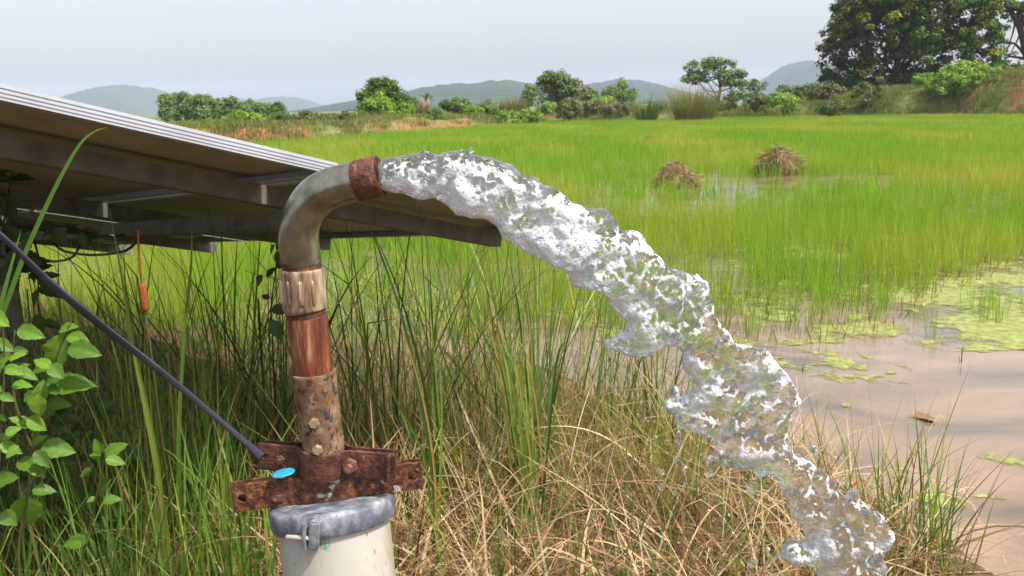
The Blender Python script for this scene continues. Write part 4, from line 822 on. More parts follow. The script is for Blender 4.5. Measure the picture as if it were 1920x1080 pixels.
OUT = [(706, 306), (730, 295), (762, 290), (800, 287), (822, 290), (838, 283), (858, 284), (872, 279), (882, 292), (905, 294), (938, 300), (960, 312), (975, 328), (992, 336), (1004, 330), (1020, 345), (1050, 354), (1078, 378), (1105, 390), (1140, 394), (1155, 412), (1168, 432), (1195, 438), (1222, 462), (1245, 492), (1280, 512), (1310, 520), (1330, 548), (1342, 580), (1352, 612), (1380, 640), (1410, 652), (1440, 668), (1470, 694), (1490, 722), (1492, 755), (1480, 790), (1476, 830), (1490, 858), (1520, 872), (1560, 888), (1598, 914), (1630, 950), (1655, 985), (1674, 1008), (1662, 1030), (1662, 1060), (1640, 1100), (1700, 1200), (1590, 1230), (1540, 1120),
       (1536, 1070), (1510, 1060), (1482, 1056), (1462, 1042), (1478, 1022), (1496, 1012), (1506, 1024), (1516, 1018), (1502, 985), (1484, 955), (1470, 925), (1464, 898), (1440, 888), (1424, 905), (1412, 888), (1380, 882), (1340, 870), (1328, 888), (1318, 868), (1338, 845), (1322, 820), (1300, 802), (1282, 812), (1270, 838), (1266, 812), (1262, 788), (1244, 762), (1254, 735), (1250, 706), (1268, 716), (1290, 748), (1300, 720), (1292, 690), (1278, 660), (1262, 648), (1236, 652), (1204, 668), (1182, 668), (1164, 656), (1134, 642), (1160, 636), (1180, 622), (1178, 598), (1160, 596), (1148, 578), (1130, 548), (1100, 544), (1072, 538), (1062, 514), (1036, 500), (1012, 484), (982, 474), (960, 462), (940, 452), (932, 424), (912, 412), (880, 410), (856, 402), (836, 384), (812, 372), (780, 372), (752, 364), (728, 358), (708, 352)]
poly = np.array([at(x, y, YW-.02) for x, y in OUT])[:, [0, 2]]
hj = .0029; x0, x1, z0, z1 = -.24, .74, .50, 1.45; Yc0 = YW-.02
gx = np.arange(x0, x1, hj); gz = np.arange(z0, z1, hj); gy = np.arange(-.085, .0851, hj)
X2, Z2 = np.meshgrid(gx, gz, indexing='ij'); px_, pz_ = X2.ravel(), Z2.ravel()
dmin = np.full(len(px_), 9., np.float32); ins = np.zeros(len(px_), bool)
for k in range(len(poly)):
    a, b = poly[k], poly[(k+1) % len(poly)]; e = b-a; t = np.clip(((px_-a[0])*e[0]+(pz_-a[1])*e[1])/(e@e), 0, 1)
    dmin = np.minimum(dmin, np.hypot(px_-a[0]-t*e[0], pz_-a[1]-t*e[1])); c_ = (a[1] > pz_) != (b[1] > pz_)
    ins ^= c_ & (px_ < (e[0])*(pz_-a[1])/(b[1]-a[1]+1e-12)+a[0])
d2 = np.where(ins, dmin, -dmin).reshape(X2.shape)
prog = smooth(-.2, .45, X2)                                   # 0 at the mouth, 1 far down the fall
cent = .016*n2(X2, Z2, 6., 3.)*(.3+prog)+.008*n2(X2, Z2, 15., 5.)*prog
Rr = .034-.006*prog
dd = d2+.0045*n2(X2, Z2, 34., 9.)*(.5+.5*prog)
tk2 = np.where(dd > 0, np.sqrt(np.maximum(1-(1-np.minimum(dd/Rr, 1))**2, 0))*Rr, dd)
thin = .45+.55*smooth(-.45, .35, n2(X2, Z2, 9., 12.)+.3-.5*prog); tk2 = np.where(tk2 > 0, tk2*(1-prog+prog*thin), tk2)
ok2 = d2 > -.012; IX, IZ = np.nonzero(ok2)
F3 = np.full((len(gx), len(gy), len(gz)), -.02, np.float32)
PX = np.stack([np.repeat(gx[IX][:, None], len(gy), 1), np.repeat(gy[None], len(IX), 0), np.repeat(gz[IZ][:, None], len(gy), 1)], -1).astype(np.float32)
base = tk2[IX, IZ][:, None]-np.abs(gy[None]-cent[IX, IZ][:, None])
amp = (.35+.65*smooth(-.21, -.10, gx[IX]))[:, None]
_rt = np.array(Matrix.Rotation(.7, 3, 'X') @ Matrix.Rotation(.6, 3, 'Y') @ Matrix.Rotation(.5, 3, 'Z'), np.float32).T; PX = PX@_rt
n1 = vnoise(PX*26+3.); n3 = vnoise(PX*62+11.); n4 = vnoise(PX*125+5.)
f3 = base+amp*(.0120*n1+.0060*n3+.0012*n4)
F3[IX, :, IZ] = f3
V, F = surface_nets(F3, np.array([x0, Yc0+gy[0], z0]), hj)
# drop crumbs smaller than a drop: keep it simple, smooth once
nb = np.zeros_like(V); ct = np.zeros(len(V))
for j in range(4): np.add.at(nb, F[:, j], V[F[:, (j+1) % 4]]); np.add.at(ct, F[:, j], 1)
V = V*.4+.6*nb/np.maximum(ct, 1)[:, None]
for _ in range(2):
    nb = np.zeros_like(V)
    for j in range(4): np.add.at(nb, F[:, j], V[F[:, (j+1) % 4]])
    V = V*.45+.55*nb/np.maximum(ct, 1)[:, None]
# white for whipped-in air and for painted sky glints: dense just below the crest behind the mouth, in bands further down
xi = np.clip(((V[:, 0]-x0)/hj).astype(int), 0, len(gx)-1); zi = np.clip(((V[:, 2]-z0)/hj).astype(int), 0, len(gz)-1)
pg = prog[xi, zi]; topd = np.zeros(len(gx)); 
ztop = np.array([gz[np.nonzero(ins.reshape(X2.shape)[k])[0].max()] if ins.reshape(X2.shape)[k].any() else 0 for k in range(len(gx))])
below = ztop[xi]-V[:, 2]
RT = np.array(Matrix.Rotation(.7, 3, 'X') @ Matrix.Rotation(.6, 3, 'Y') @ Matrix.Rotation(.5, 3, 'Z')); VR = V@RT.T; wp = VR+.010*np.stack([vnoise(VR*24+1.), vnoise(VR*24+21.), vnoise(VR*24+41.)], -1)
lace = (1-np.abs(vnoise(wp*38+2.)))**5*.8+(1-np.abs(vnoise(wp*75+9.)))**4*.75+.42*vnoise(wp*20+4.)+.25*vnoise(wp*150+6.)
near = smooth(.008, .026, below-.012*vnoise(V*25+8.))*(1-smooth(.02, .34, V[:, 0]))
d2v = d2[xi, zi]; rim = np.exp(-(np.maximum(d2v, 0)/.006)**2)*np.maximum(smooth(.03, .06, below), .75*smooth(.05, .25, V[:, 0]))  # rim: bright refraction along the edges, painted as white lines
foam_glint = smooth(.42, .92, lace+near*.62+.03*smooth(.10, .40, V[:, 0])+.55*rim*smooth(-.5, .2, vnoise(V*30+3.)))
foam_glint = np.clip(foam_glint, 0, 1)*np.maximum(smooth(.001, .012, below+.006*vnoise(V*40)), smooth(.05, .2, V[:, 0]))
def jet_mat():
    m, t, N, L = mat('clear_water')
    g = N('NewGeometry'); a = N('Attribute', attribute_name='foam_glint')
    nz = N('TexNoise', i_Scale=210.0, i_Detail=3.0, i_Roughness=.55); L(g.outputs['Position'], nz.inputs['Vector'])
    nw = N('TexNoise', i_Scale=70.0, i_Detail=2.0, i_Distortion=.6); L(g.outputs['Position'], nw.inputs['Vector'])
    ad = N('Math', operation='MULTIPLY_ADD', n_1=1.6); L(nw.outputs['Fac'], ad.inputs[0]); L(nz.outputs['Fac'], ad.inputs[2])
    bp = N('Bump', i_Strength=.42, i_Distance=.006); L(ad.outputs[0], bp.inputs['Height'])
    gl = N('BsdfGlass', i_IOR=1.25, i_Roughness=.01); gl.inputs['Color'].default_value = (1, 1, 1, 1); L(bp.outputs[0], gl.inputs['Normal'])
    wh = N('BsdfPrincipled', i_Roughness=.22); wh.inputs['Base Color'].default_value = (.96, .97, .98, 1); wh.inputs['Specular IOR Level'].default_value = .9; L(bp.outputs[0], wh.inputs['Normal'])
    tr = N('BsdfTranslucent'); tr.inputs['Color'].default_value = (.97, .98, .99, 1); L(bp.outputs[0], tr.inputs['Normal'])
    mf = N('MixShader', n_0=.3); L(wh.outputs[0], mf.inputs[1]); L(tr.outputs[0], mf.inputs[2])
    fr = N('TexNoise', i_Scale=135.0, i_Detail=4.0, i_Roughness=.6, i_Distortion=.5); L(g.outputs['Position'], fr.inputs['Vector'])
    f1 = N('Math', operation='MULTIPLY_ADD', n_1=5.0, n_2=-2.85); L(fr.outputs['Fac'], f1.inputs[0])  # fine white specks painted as glints, over the clear water too
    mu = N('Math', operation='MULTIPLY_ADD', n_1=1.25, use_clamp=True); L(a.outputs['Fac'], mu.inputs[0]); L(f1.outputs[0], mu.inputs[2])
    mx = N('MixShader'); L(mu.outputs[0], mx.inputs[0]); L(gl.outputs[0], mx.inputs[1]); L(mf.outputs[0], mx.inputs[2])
    o = N('OutputMaterial'); L(mx.outputs[0], o.inputs['Surface']); return m
M['water'] = jet_mat()
jet = link('water_jet', mesh_np('water_jet', V, F, attrs={'foam_glint': foam_glint}), M['water']); tag(jet, 'clear foaming jet of water, sky glints painted white, arching from the pipe mouth to the ground', 'water jet', kind='thing')
DROPS = [(1268, 860, 7), (1285, 880, 5), (1241, 886, 6), (1240, 912, 8), (1265, 924, 5), (1300, 898, 4), (1410, 1056, 9), (1525, 842, 8), (1410, 912, 11), (1330, 886, 9), (1440, 1030, 4), (1255, 700, 5), (1272, 690, 4), (1150, 655, 4), (1120, 640, 4), (884, 282, 5), (1316, 850, 4), (1500, 850, 4), (1455, 1045, 5), (1690, 1020, 4), (1244, 740, 4), (1285, 905, 4)]
rng = np.random.default_rng(2)
for _ in range(34):
    t_ = rng.random(); DROPS.append((int(np.interp(t_, [0, .35, .7, 1], [1150, 1245, 1340, 1470])-abs(rng.normal())*22), int(np.interp(t_, [0, .35, .7, 1], [665, 790, 900, 1050])+abs(rng.normal())*22), rng.uniform(1.6, 3.4)))
for _ in range(14):
    t_ = rng.random(); DROPS.append((int(np.interp(t_, [0, .5, 1], [1350, 1495, 1680])+abs(rng.normal())*12), int(np.interp(t_, [0, .5, 1], [590, 790, 1000])-abs(rng.normal())*14), rng.uniform(1.5, 3.)))
for k, (x, y, r) in enumerate(DROPS):
    c = at(x, y, YW-.02+rng.uniform(-.03, .03)); bm = bmesh.new(); bmesh.ops.create_icosphere(bm, subdivisions=3, radius=r*YW/1600)
    for v_ in bm.verts: v_.co *= 1+.18*float(vnoise(np.array(v_.co)*130+k*3.)); v_.co.z *= 1.15
    bmesh.ops.translate(bm, vec=V3(c), verts=bm.verts); me = bm_mesh('drop', bm, True); me.attributes.new('foam_glint', 'FLOAT', 'POINT').data.foreach_set('value', (.5*smooth(.0, .6, vnoise(np.array([v_.co[:] for v_ in me.vertices])*150.)+.1)).astype(np.float32))  # white patches painted on the drops as highlights
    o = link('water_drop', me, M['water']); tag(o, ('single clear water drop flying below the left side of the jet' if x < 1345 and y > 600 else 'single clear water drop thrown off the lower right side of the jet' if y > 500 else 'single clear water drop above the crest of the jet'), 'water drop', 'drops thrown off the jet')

# ------------------------------------------------------------------ reeds, straw and grass on the near bank
sedge_m = leaf_mat('sedge', [(0, (.022, .050, .014)), (.25, (.05, .10, .02)), (.5, (.11, .19, .03)), (.7, (.20, .28, .045)), (.82, (.34, .27, .07)), (.9, (.36, .17, .045)), (1, (.54, .41, .23))], .32, .4, spec=.4)
straw_m = leaf_mat('straw', [(0, (.15, .075, .03)), (.35, (.33, .20, .09)), (.7, (.50, .36, .18)), (1, (.64, .52, .32))], .2, .6)
rng = np.random.default_rng(31)
def gpts(pxs, pys, z=.07):
    P = np.array([gr(x, y, z) for x, y in zip(pxs, pys)]); P[:, 2] = ground_z(P[:, 0], P[:, 1])-.02; return P
sets = []
# clumps of tall dark sedge behind the pipe, fanning out
for (cx, cy_, n, sp, hmin, hmax, lean, tl, th_) in [(300, 930, 34, 70, .8, 1.35, .16, 0, .75), (420, 900, 50, 70, .8, 1.3, .2, 0, .7), (500, 880, 50, 60, .8, 1.35, .22, 0, .6), (560, 860, 40, 50, .9, 1.4, .2, 0, .6), (680, 880, 46, 50, .9, 1.35, .2, 0, .75), (760, 900, 46, 50, .9, 1.4, .2, 0, .8), (820, 960, 24, 20, 1.0, 1.35, .12, .2, .8), (880, 860, 50, 60, .8, 1.3, .2, .1, .85),
                                               (1010, 900, 60, 30, .85, 1.35, .16, .3, .85), (990, 860, 40, 50, .8, 1.2, .2, .2, .9), (1090, 840, 40, 60, .6, 1.05, .18, .3, 1.), (1180, 820, 40, 60, .5, .95, .2, .3, 1.), (1240, 830, 44, 40, .4, .8, .2, .35, 1.), (640, 800, 50, 200, .7, 1.3, .25, 0, .8), (900, 790, 60, 200, .7, 1.2, .25, .1, 1.), (200, 880, 50, 160, .7, 1.3, .22, 0, .6), (60, 860, 40, 120, .7, 1.2, .2, 0, .5), (400, 790, 70, 300, .6, 1.2, .25, 0, .6)]:
    n = int(n*.62); P = gpts(cx+rng.normal(size=n)*sp*.6, cy_+rng.normal(size=n)*sp*.18); lean = lean*1.5
    kk = (np.where(rng.random(n) < .14, rng.uniform(.45, .85, n), 2.), rng.uniform(.6, 1.8, n)*rng.choice([-1, 1], n))
    sets.append(blades(P, rng.uniform(hmin, hmax, n), rng.random(n)*6.283, np.abs(rng.normal(size=n))*lean, rng.random(n)**2*.9, rng.uniform(.004, .0075, n)*np.where(rng.random(n) < .3, 1.7, 1.), rng.uniform(tl, th_, n), 9, kink=kk))
o = blades_obj('tall_sedge', sets, sedge_m); tag(o, 'tall dark green sedge growing behind the well head', 'sedge', kind='stuff')
# bank undergrowth: mixed thin grass that fills the ground behind
under_m = leaf_mat('undergrowth', [(0, (.09, .085, .025)), (.25, (.17, .21, .035)), (.55, (.26, .30, .055)), (.75, (.38, .28, .11)), (1, (.54, .41, .22))], .35, .55)
n = 7500; px_ = rng.uniform(-150, 1330, n); py_ = 640+(rng.random(n)**.8)*390; ok = (py_ > np.interp(px_, [-200, 900, 1100, 1330], [630, 650, 730, 790])) & (rng.random(n) < np.interp(py_, [650, 850, 1030], [1., .8, .25])); P = gpts(px_[ok], py_[ok]); n = len(P)
kk = (np.where(rng.random(n) < .2, rng.uniform(.4, .85, n), 2.), rng.uniform(.5, 1.8, n))
sets = [blades(P, rng.uniform(.2, .75, n)*np.interp(P[:, 1], [2.6, 5], [.8, 1]), rng.random(n)*6.283, np.abs(rng.normal(size=n))*.3, rng.random(n)*1.3, rng.uniform(.002, .0045, n)*np.where(rng.random(n) < .2, 1.9, 1.), rng.random(n), 7, kink=kk)]
o = blades_obj('bank_undergrowth', sets, under_m); tag(o, 'thin mixed green and dry grass on the near bank', 'grass', kind='stuff')
# dry straw lying and arching over the bank
n = 3900; px_ = rng.uniform(640, 1760, n); py_ = rng.uniform(800, 1230, n); ok = py_ > np.interp(px_, [640, 1000, 1300, 1500, 1640, 1720, 1770], [830, 800, 830, 880, 900, 985, 1080])
P = gpts(px_[ok], py_[ok]); P = P[rng.random(len(P)) < .35+.65*smooth(-.3, .3, n2(P[:, 0], P[:, 1], 4., 2.))]; n = len(P); kk = (np.where(rng.random(n) < .25, rng.uniform(.3, .8, n), 2.), rng.uniform(.5, 1.6, n))
ln = np.clip(np.abs(rng.normal(size=n))*.65+.35, 0, 1.45)
sets = [blades(P, rng.uniform(.15, .75, n), rng.random(n)*6.283, ln, rng.uniform(-.2, 1.9, n), rng.uniform(.0018, .0045, n)*np.where(rng.random(n) < .3, 2.3, 1.), rng.random(n), 10, kink=kk)]
n2_ = 1600; px_ = rng.uniform(-100, 760, n2_); py_ = rng.uniform(900, 1250, n2_); P = gpts(px_, py_)
sets.append(blades(P, rng.uniform(.15, .6, n2_), rng.random(n2_)*6.283, np.clip(np.abs(rng.normal(size=n2_))*.6+.4, 0, 1.45), rng.uniform(0, 1.1, n2_), rng.uniform(.0022, .005, n2_), rng.random(n2_)*.8, 7))
for k, (v, q, t) in enumerate(sets): v[:, 2] = np.maximum(v[:, 2], ground_z(v[:, 0], v[:, 1])+.002+.03*rng.random(len(v)).clip(.2, .21))
o = blades_obj('dry_straw', sets, straw_m); tag(o, 'tangled dry straw lying over the near bank', 'straw', kind='stuff')
# fresh grass: bottom left, and scattered among the straw
fresh_m = leaf_mat('fresh_grass', [(0, (.045, .095, .015)), (.4, (.10, .20, .025)), (.8, (.18, .30, .04)), (.92, (.32, .29, .06)), (1, (.46, .33, .14))], .35, .45)
sets = []
n = 900; P = gpts(rng.uniform(-120, 520, n), rng.uniform(930, 1300, n), .1)
sets.append(blades(P, rng.uniform(.25, .7, n), rng.random(n)*6.283, np.abs(rng.normal(size=n))*.18, rng.random(n)*.9, rng.uniform(.004, .009, n), rng.random(n), 8))
for (cx, cy_, n, h0, h1) in [(300, 1080, 26, .5, 1.05), (350, 1060, 26, .5, 1.0), (250, 1090, 20, .45, .9), (430, 1090, 24, .3, .6), (180, 1090, 22, .4, .8), (400, 1000, 20, .5, .95)]:
    P = gpts(cx+rng.normal(size=n)*22, cy_+rng.normal(size=n)*18, .1); sets.append(blades(P, rng.uniform(h0, h1, n), rng.random(n)*6.283, np.abs(rng.normal(size=n))*.12, rng.random(n)**2*.7, rng.uniform(.006, .010, n), rng.uniform(.2, 1, n), 9))
n = 420; P = gpts(rng.uniform(760, 1700, n), rng.uniform(900, 1230, n)); ok = P[:, 0] < 1.3; P = P[ok]; n = len(P)
sets.append(blades(P, rng.uniform(.15, .6, n), rng.random(n)*6.283, np.abs(rng.normal(size=n))*.4, rng.random(n)*1.0, rng.uniform(.003, .007, n), rng.random(n), 8))
for (cx, cy_, n, h0, h1) in [(1700, 1100, 20, .2, .55), (1740, 1110, 18, .25, .65), (1660, 1000, 14, .2, .45), (1680, 900, 9, .12, .3), (1790, 1150, 12, .2, .45), (1760, 1060, 9, .2, .5)]:
    P = gpts(cx+rng.normal(size=n)*18, cy_+rng.normal(size=n)*12, .03); sets.append(blades(P, rng.uniform(h0, h1, n), rng.random(n)*6.283, np.abs(rng.normal(size=n))*.2, rng.random(n)**1.5*.8, rng.uniform(.004, .007, n), rng.uniform(.1, .9, n), 9))
o = blades_obj('fresh_grass', sets, fresh_m); tag(o, 'fresh green grass on the bank around the casing and pond edge', 'grass', kind='stuff')
# bare upright stalks standing in the pond with their reflections
for k, (px, py, hpx, lab) in enumerate([(1506, 835, 60, 'thin dark stalk in the pond near the jet'), (1802, 680, 38, 'leaning dark stalk at the pond edge on the right'), (1507, 698, 40, 'thin stalk rising from the long algae patch')]):
    c = gr(px, py); h = hpx*c[1]/1600; v, q, t = blades(np.array([c, c+[.01, .01, 0], c+[-.008, 0, 0]]), np.array([h, h*.7, h*.5]), rng.random(3)*6, .12, .3, .006, .1, 6)
    o = link('pond_stalk', mesh_np('pond_stalk', v, q, None, t), sedge_m); tag(o, lab, 'stalk', 'stalks standing in the pond')
# floating dead leaf
c = gr(1728, 785); lm = bmesh.new(); vs = [lm.verts.new((c[0]+x, c[1]+y, .006+.01*z)) for x, y, z in ((-.07, .02, 0), (-.03, .015, .5), (0, .05, 1.2), (.04, .03, .6), (.055, -.02, .2), (.03, -.07, .4), (0, -.05, 1), (-.02, -.01, .3))]; lm.faces.new(vs); bmesh.ops.triangulate(lm, faces=lm.faces[:])
M['deadleaf'] = noise_mat('dead_leaf', [(.3, (.11, .05, .03)), (.7, (.26, .13, .07))], 40., 4., (.7, .8), bump=.2)
o = link('floating_leaf', bm_mesh('floating_leaf', lm), M['deadleaf']); tag(o, 'curled brown dead leaf floating on the pond', 'leaf')

# ------------------------------------------------------------------ cattail and long reed leaves
def ribbon(pts, wd, tint=.5, nrm=None, fold=.25):
    """a long leaf: folded ribbon through points"""
    pts = np.asarray(pts, float); n = len(pts); T = np.gradient(pts, axis=0); T /= np.linalg.norm(T, axis=1)[:, None]
    nrm = np.array([.25, -1, .3]) if nrm is None else np.array(nrm, float); S_ = np.cross(T, nrm); S_ /= np.linalg.norm(S_, axis=1)[:, None]; N_ = np.cross(S_, T)
    wd = np.broadcast_to(wd, (n,))[:, None]
    V = np.stack([pts-S_*wd/2, pts-N_*wd*fold, pts+S_*wd/2], 1).reshape(-1, 3); b = np.arange(n-1)*3
    q = np.concatenate([np.stack([b, b+1, b+4, b+3], 1), np.stack([b+1, b+2, b+5, b+4], 1)]); return V, q, np.full(len(V), tint)
def px_leaf(pxy, Y0, Y1, w0, tint, n=26, nrm=None):
    P = spline([at(x, y, Y0+(Y1-Y0)*k/(len(pxy)-1)) for k, (x, y) in enumerate(pxy)], n); t = np.linspace(0, 1, n)
    return ribbon(P, w0*np.minimum(1, .5+t*3)*np.maximum(1-t**2.5, .03), tint, nrm)
def leaf_obj(name, parts, m, parent): 
    v, q, t = parts; return link(name, mesh_np(name, v, q, None, t), m, parent)
cb = gr(345, 1150, .08); cat_ = empty('cattail', cb); tag(cat_, 'cattail with a ripe brown spike in front of the panels', 'cattail')
Yt = 2.0
st = spline([cb, at(300, 800, 2.05), at(283, 660, Yt), at(268, 560, Yt), at(263, 500, Yt), at(258, 432, Yt)], 40)
link('stem', mesh_np('stem', *tube_np(st, np.linspace(.0036, .0018, 40), 8)), M['stem'], cat_)
M['spike'] = noise_mat('cattail_spike', [(.3, (.20, .062, .018)), (.7, (.36, .13, .035))], 300., 3., (.85, .95), bump=.5, spec=.1)
sp = spline([at(274, 584, Yt-.003), at(270, 557, Yt-.003), at(266, 532, Yt-.003)], 14); rs = .0098*np.sin(np.linspace(.25, math.pi-.25, 14))**.35; rs[0] = .003; rs[-1] = .003
spk = link('spike', mesh_np('spike', *tube_np(sp, rs, 16)), M['spike'], cat_)
tp = spline([at(263, 515, Yt-.003), at(260, 470, Yt-.003), at(258.5, 432, Yt-.003)], 22); link('withered_tip', mesh_np('tip', *tube_np(tp, [.0022+.0011*(k % 2)*random.random() for k in range(22)], 7)), M['spike'], spk)
for pxy, Y0, Y1, w0, ti in [([(330, 1120), (290, 860), (250, 650), (232, 540), (205, 390)], 2.1, 2.15, .012, .6), ([(345, 1120), (335, 850), (345, 640), (358, 500), (360, 430)], 2.1, 2.2, .011, .45), ([(315, 1130), (300, 900), (262, 700), (240, 600)], 2.1, 1.95, .011, .72)]:
    leaf_obj('leaf', px_leaf(pxy, Y0, Y1, w0, ti), sedge_m, cat_)
rb = gr(-40, 1100, .1); reed = empty('reed_plant', rb); tag(reed, 'reed with one long blade bent over under the panel edge', 'reed')
leaf_obj('leaf', px_leaf([(-60, 760), (10, 575), (45, 480), (85, 390), (120, 320), (150, 270), (176, 247), (203, 238)], 1.65, 1.70, .0095, .40, 36), fresh_m, reed)
leaf_obj('leaf', px_leaf([(-90, 780), (-20, 640), (15, 520), (40, 430)], 1.66, 1.75, .011, .3, 24), fresh_m, reed)
# single strong blades crossing in front
xr = gr(820, 1120, .08); big = empty('sedge_tuft', xr); tag(big, 'tuft of strong blades, one turning orange, right of the casing', 'sedge')
for pxy, Y0, Y1, w0, ti in [([(815, 1040), (812, 900), (790, 760), (755, 600), (715, 480), (690, 420)], 2.4, 2.5, .012, .18), ([(818, 1040), (816, 900), (800, 780), (772, 670), (742, 590)], 2.38, 2.4, .008, .88), ([(822, 1040), (826, 880), (828, 740), (815, 560)], 2.45, 2.6, .009, .55), ([(812, 1040), (800, 880), (770, 800), (745, 760)], 2.4, 2.3, .008, .5)]:
    leaf_obj('blade', px_leaf(pxy, Y0, Y1, w0, ti), sedge_m, big)
xr = gr(1000, 1030, .08); big = empty('sedge_tuft', xr); tag(big, 'dense upright tuft of fresh sedge between casing and jet', 'sedge')
rng = np.random.default_rng(9)
for k in range(26):
    xt = 1000+rng.normal()*60-30; yt = rng.uniform(450, 700); x0_ = 1000+rng.normal()*9
    leaf_obj('blade', px_leaf([(x0_, 1000+rng.normal()*15), ((x0_*.75+xt*.25)+rng.normal()*4, 850), ((x0_+xt)/2+rng.normal()*7, 680 if yt < 640 else 760), (xt, yt)], 2.75+rng.normal()*.05, 2.9+rng.normal()*.2, rng.uniform(.006, .011), rng.choice([.25, .5, .6, .7, .72, .86]), 18), sedge_m, big)

# ------------------------------------------------------------------ broad-leaved plants
def leaf_mesh(seed, tooth=.05):
    rng = np.random.default_rng(seed); nu, nv = 15, 7; u = np.linspace(0, 1, nu); w_ = .5*(np.sin(np.pi*u**.78))**.9*(1-.25*u)
    w_ = w_*(1+tooth*np.array([(-1)**k for k in range(nu)])); w_[0] = .015; w_[-1] = .0
    V = []
    for i in range(nu):
        for j in range(nv):
            s = (j/(nv-1))*2-1; V.append((u[i], s*w_[i]*.56, .10*abs(s)*w_[i]*2-.22*u[i]**2+.02*math.sin(u[i]*22+abs(s)*6)*abs(s)+.012*rng.normal()*abs(s)))
    i = (np.arange(nu-1)[:, None]*nv+np.arange(nv-1)[None]).ravel()
    tint = rng.uniform(.3, .7)+.22*(np.tile(np.abs(np.arange(nv)/(nv-1)*2-1), nu) < .05)
    return mesh_np('broad_leaf', V, np.stack([i, i+nv, i+nv+1, i+1], 1), None, tint)
broad_m = leaf_mat('broad_leaf', [(0, (.045, .095, .012)), (.4, (.10, .20, .02)), (.7, (.16, .30, .03)), (1, (.26, .38, .05))], .38, .5, rand=.45, spec=.35, tcol=(1.25, 1.15, .45))
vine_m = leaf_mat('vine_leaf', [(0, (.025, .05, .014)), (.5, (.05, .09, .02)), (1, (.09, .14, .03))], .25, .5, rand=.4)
LEAF = [leaf_mesh(k) for k in range(4)]; VLEAF = [leaf_mesh(10+k, .1) for k in range(2)]
for me in LEAF: me.materials.append(broad_m)
for me in VLEAF: me.materials.append(vine_m)
def place_leaf(parent, bx, by, tx, ty, Y, rng, lib, wide=1., nx=None):
    a = at(bx, by, Y); b = at(tx, ty, Y+rng.uniform(-.03, .015)); d = b-a; ln = np.linalg.norm(d); d /= ln
    nrm = np.array([rng.uniform(-.35, .35), -.75+rng.uniform(-.25, .25), .8+rng.uniform(-.2, .3)]) if nx is None else np.array(nx, float); nrm = nrm-(nrm@d)*d; nrm /= np.linalg.norm(nrm); sdv = np.cross(nrm, d)
    ln *= rng.uniform(.68, 1.12); mw = Matrix(((d[0]*ln, sdv[0]*ln*wide, nrm[0]*ln, a[0]), (d[1]*ln, sdv[1]*ln*wide, nrm[1]*ln, a[1]), (d[2]*ln, sdv[2]*ln*wide, nrm[2]*ln, a[2]), (0, 0, 0, 1)))
    link('leaf', lib[int(rng.integers(0, len(lib)))], None, parent, mw)
def leafy(name, label, stems, lv, Y, seed, lib=LEAF, cat='plant', r=.0035, mm='stem', extra=0):
    rng = np.random.default_rng(seed); b = at(*stems[0][0], Y); b[2] = max(float(ground_z(b[0], b[1])), .02); root = empty(name, b); tag(root, label, cat)
    for s in stems:
        P = [at(x, y, Y+.01) for x, y in s]
        if len(s) > 2 and s[0][1] > 1000: P = [np.array([P[0][0], P[0][1], b[2]-.02])]+P
        link('stem', mesh_np('stem', *tube_np(spline(P, 24), np.linspace(r, r*.4, 24), 7)), M[mm], root)
        for _ in range(extra):
            k = rng.uniform(.15, 1); q = np.array([np.interp(k*(len(s)-1), range(len(s)), [p[j] for p in s]) for j in (0, 1)]); an = rng.uniform(-.7, 3.8); l_ = rng.uniform(28, 60)
            place_leaf(root, q[0], q[1], q[0]+l_*math.cos(an), q[1]+l_*.6*math.sin(an), Y+rng.uniform(-.02, .08), rng, lib, rng.uniform(.9, 1.2))
    for l in lv: place_leaf(root, *l[:4], Y+rng.uniform(-.04, .03), rng, lib, l[4] if len(l) > 4 else 1.1)
    return root
leafy('leafy_plant', 'tall broad leaved plant with bright toothed leaves at the left', [[(35, 1075), (52, 930), (62, 830), (78, 750), (97, 690), (118, 640), (132, 603)], [(60, 840), (30, 760), (22, 690), (28, 620)]],
      [(100, 684, 119, 611, 1.35), (128, 652, 210, 665, 1.2), (127, 630, 165, 639, 1.2), (112, 620, 151, 604, 1.1), (95, 684, 124, 716, 1.5), (90, 727, 176, 713, 1.2), (33, 618, 93, 633, 1.2), (75, 752, 79, 714, 1.3), (85, 757, 140, 757, 1.2), (72, 737, 70, 792, 1.3), (50, 785, 104, 813, 1.4), (66, 845, 90, 874, 1.2), (78, 838, 135, 844, 1.3), (58, 836, 88, 811, 1.3), (36, 863, 70, 881, 1.1), (60, 920, 117, 917, 1.2), (50, 928, 53, 992, 1.6), (45, 748, 72, 734, 1.2), (95, 690, 60, 668, 1.2), (60, 800, 20, 780, 1.2), (80, 740, 110, 700, 1.2), (55, 870, 90, 900, 1.1)], 1.72, 1, extra=4)
leafy('leafy_plant', 'broad leaved plant cut by the left edge of the picture', [[(-30, 1080), (-5, 900), (5, 760), (8, 680), (5, 590)]],
      [(8, 690, 55, 701, 1.2), (18, 676, 52, 656, 1.2), (-12, 640, 38, 661, 1.3), (-15, 588, 16, 612, 1.3), (22, 723, 62, 720, 1.2), (-5, 780, 24, 792, 1.2), (10, 814, 52, 794, 1.3), (35, 836, -2, 868, 1.2), (3, 960, 38, 992, 1.6), (0, 700, 15, 650, 1.3), (0, 740, 30, 752, 1.2), (-10, 830, 25, 812, 1.3), (-8, 905, 26, 892, 1.2)], 1.60, 2, extra=4)
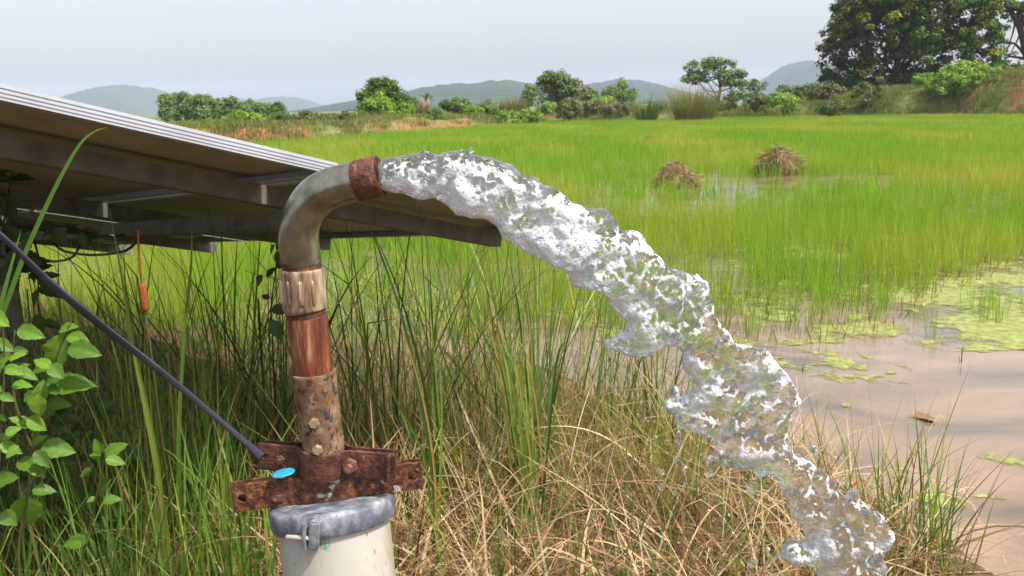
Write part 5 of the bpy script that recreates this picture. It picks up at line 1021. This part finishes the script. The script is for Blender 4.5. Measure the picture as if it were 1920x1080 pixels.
leafy('leafy_plant', 'smaller leafy sprout between the cattail and the tall leafy plant', [[(150, 1090), (175, 960), (190, 890), (196, 845)]],
      [(190, 850, 176, 822, 1.2), (190, 855, 161, 851, 1.2), (197, 855, 236, 829, 1.2), (197, 862, 240, 867, 1.2), (173, 883, 134, 893, 1.3), (187, 925, 200, 899, 1.4), (193, 940, 233, 932, 1.3), (180, 933, 156, 943, 1.3), (165, 1013, 105, 1022, 1.2)], 1.95, 3)
rng_ = np.random.default_rng(55)  # dark leaf mass below, added to deepen the shade under the panels
leafy('shade_fill_weed', 'dark weeds added to deepen the shade under the panels behind the leafy plants', [[(x, 1090), (x+rng_.uniform(-20, 20), 850), (x+rng_.uniform(-40, 40), y)] for x, y in ((-20, 600), (40, 620), (90, 660), (140, 700), (190, 720), (240, 760), (120, 820), (20, 760))],
      [], 2.35, 7, VLEAF, 'weeds', .0035, 'bark', extra=17)
leafy('leaf_sprig', 'tiny pale sprig of three leaves left of the casing', [[(478, 1078), (482, 1050), (484, 1028)]], [(483, 1029, 493, 1018, 1.2), (484, 1032, 491, 1056, 1.3), (482, 1038, 475, 1059, 1.2)], 1.9, 4, r=.0016)
leafy('climbing_vine', 'dark vine hanging from the steel sections at the upper left', [[(-20, 560), (5, 430), (20, 340), (33, 290)], [(10, 420), (60, 432), (120, 425), (180, 440)], [(60, 436), (75, 500), (70, 560), (80, 620)], [(-10, 480), (40, 490), (70, 520)]],
      [(30, 292, 18, 316, 1.4), (34, 290, 60, 314, 1.5), (0, 338, 24, 332, 1.4), (5, 370, 28, 420, 1.7), (70, 590, 82, 640, 1.3), (20, 470, 45, 520, 1.5), (100, 430, 125, 460, 1.4), (150, 436, 160, 465, 1.3), (75, 520, 100, 545, 1.4), (40, 490, 20, 540, 1.5), (60, 440, 40, 475, 1.5), (0, 500, 30, 540, 1.5)], 2.75, 5, VLEAF, 'vine', .004, 'bark', extra=9)
leafy('climbing_vine', 'withered vine with dark leaves just left of the pipe', [[(505, 640), (510, 560), (520, 480), (515, 455)]], [(515, 460, 500, 480, 1.4), (520, 470, 535, 500, 1.4), (490, 515, 478, 545, 1.4), (505, 560, 490, 552, 1.3), (512, 600, 525, 640, 1.3), (500, 520, 515, 500, 1.3)], 2.9, 6, VLEAF, 'vine', .003, 'bark', extra=3)
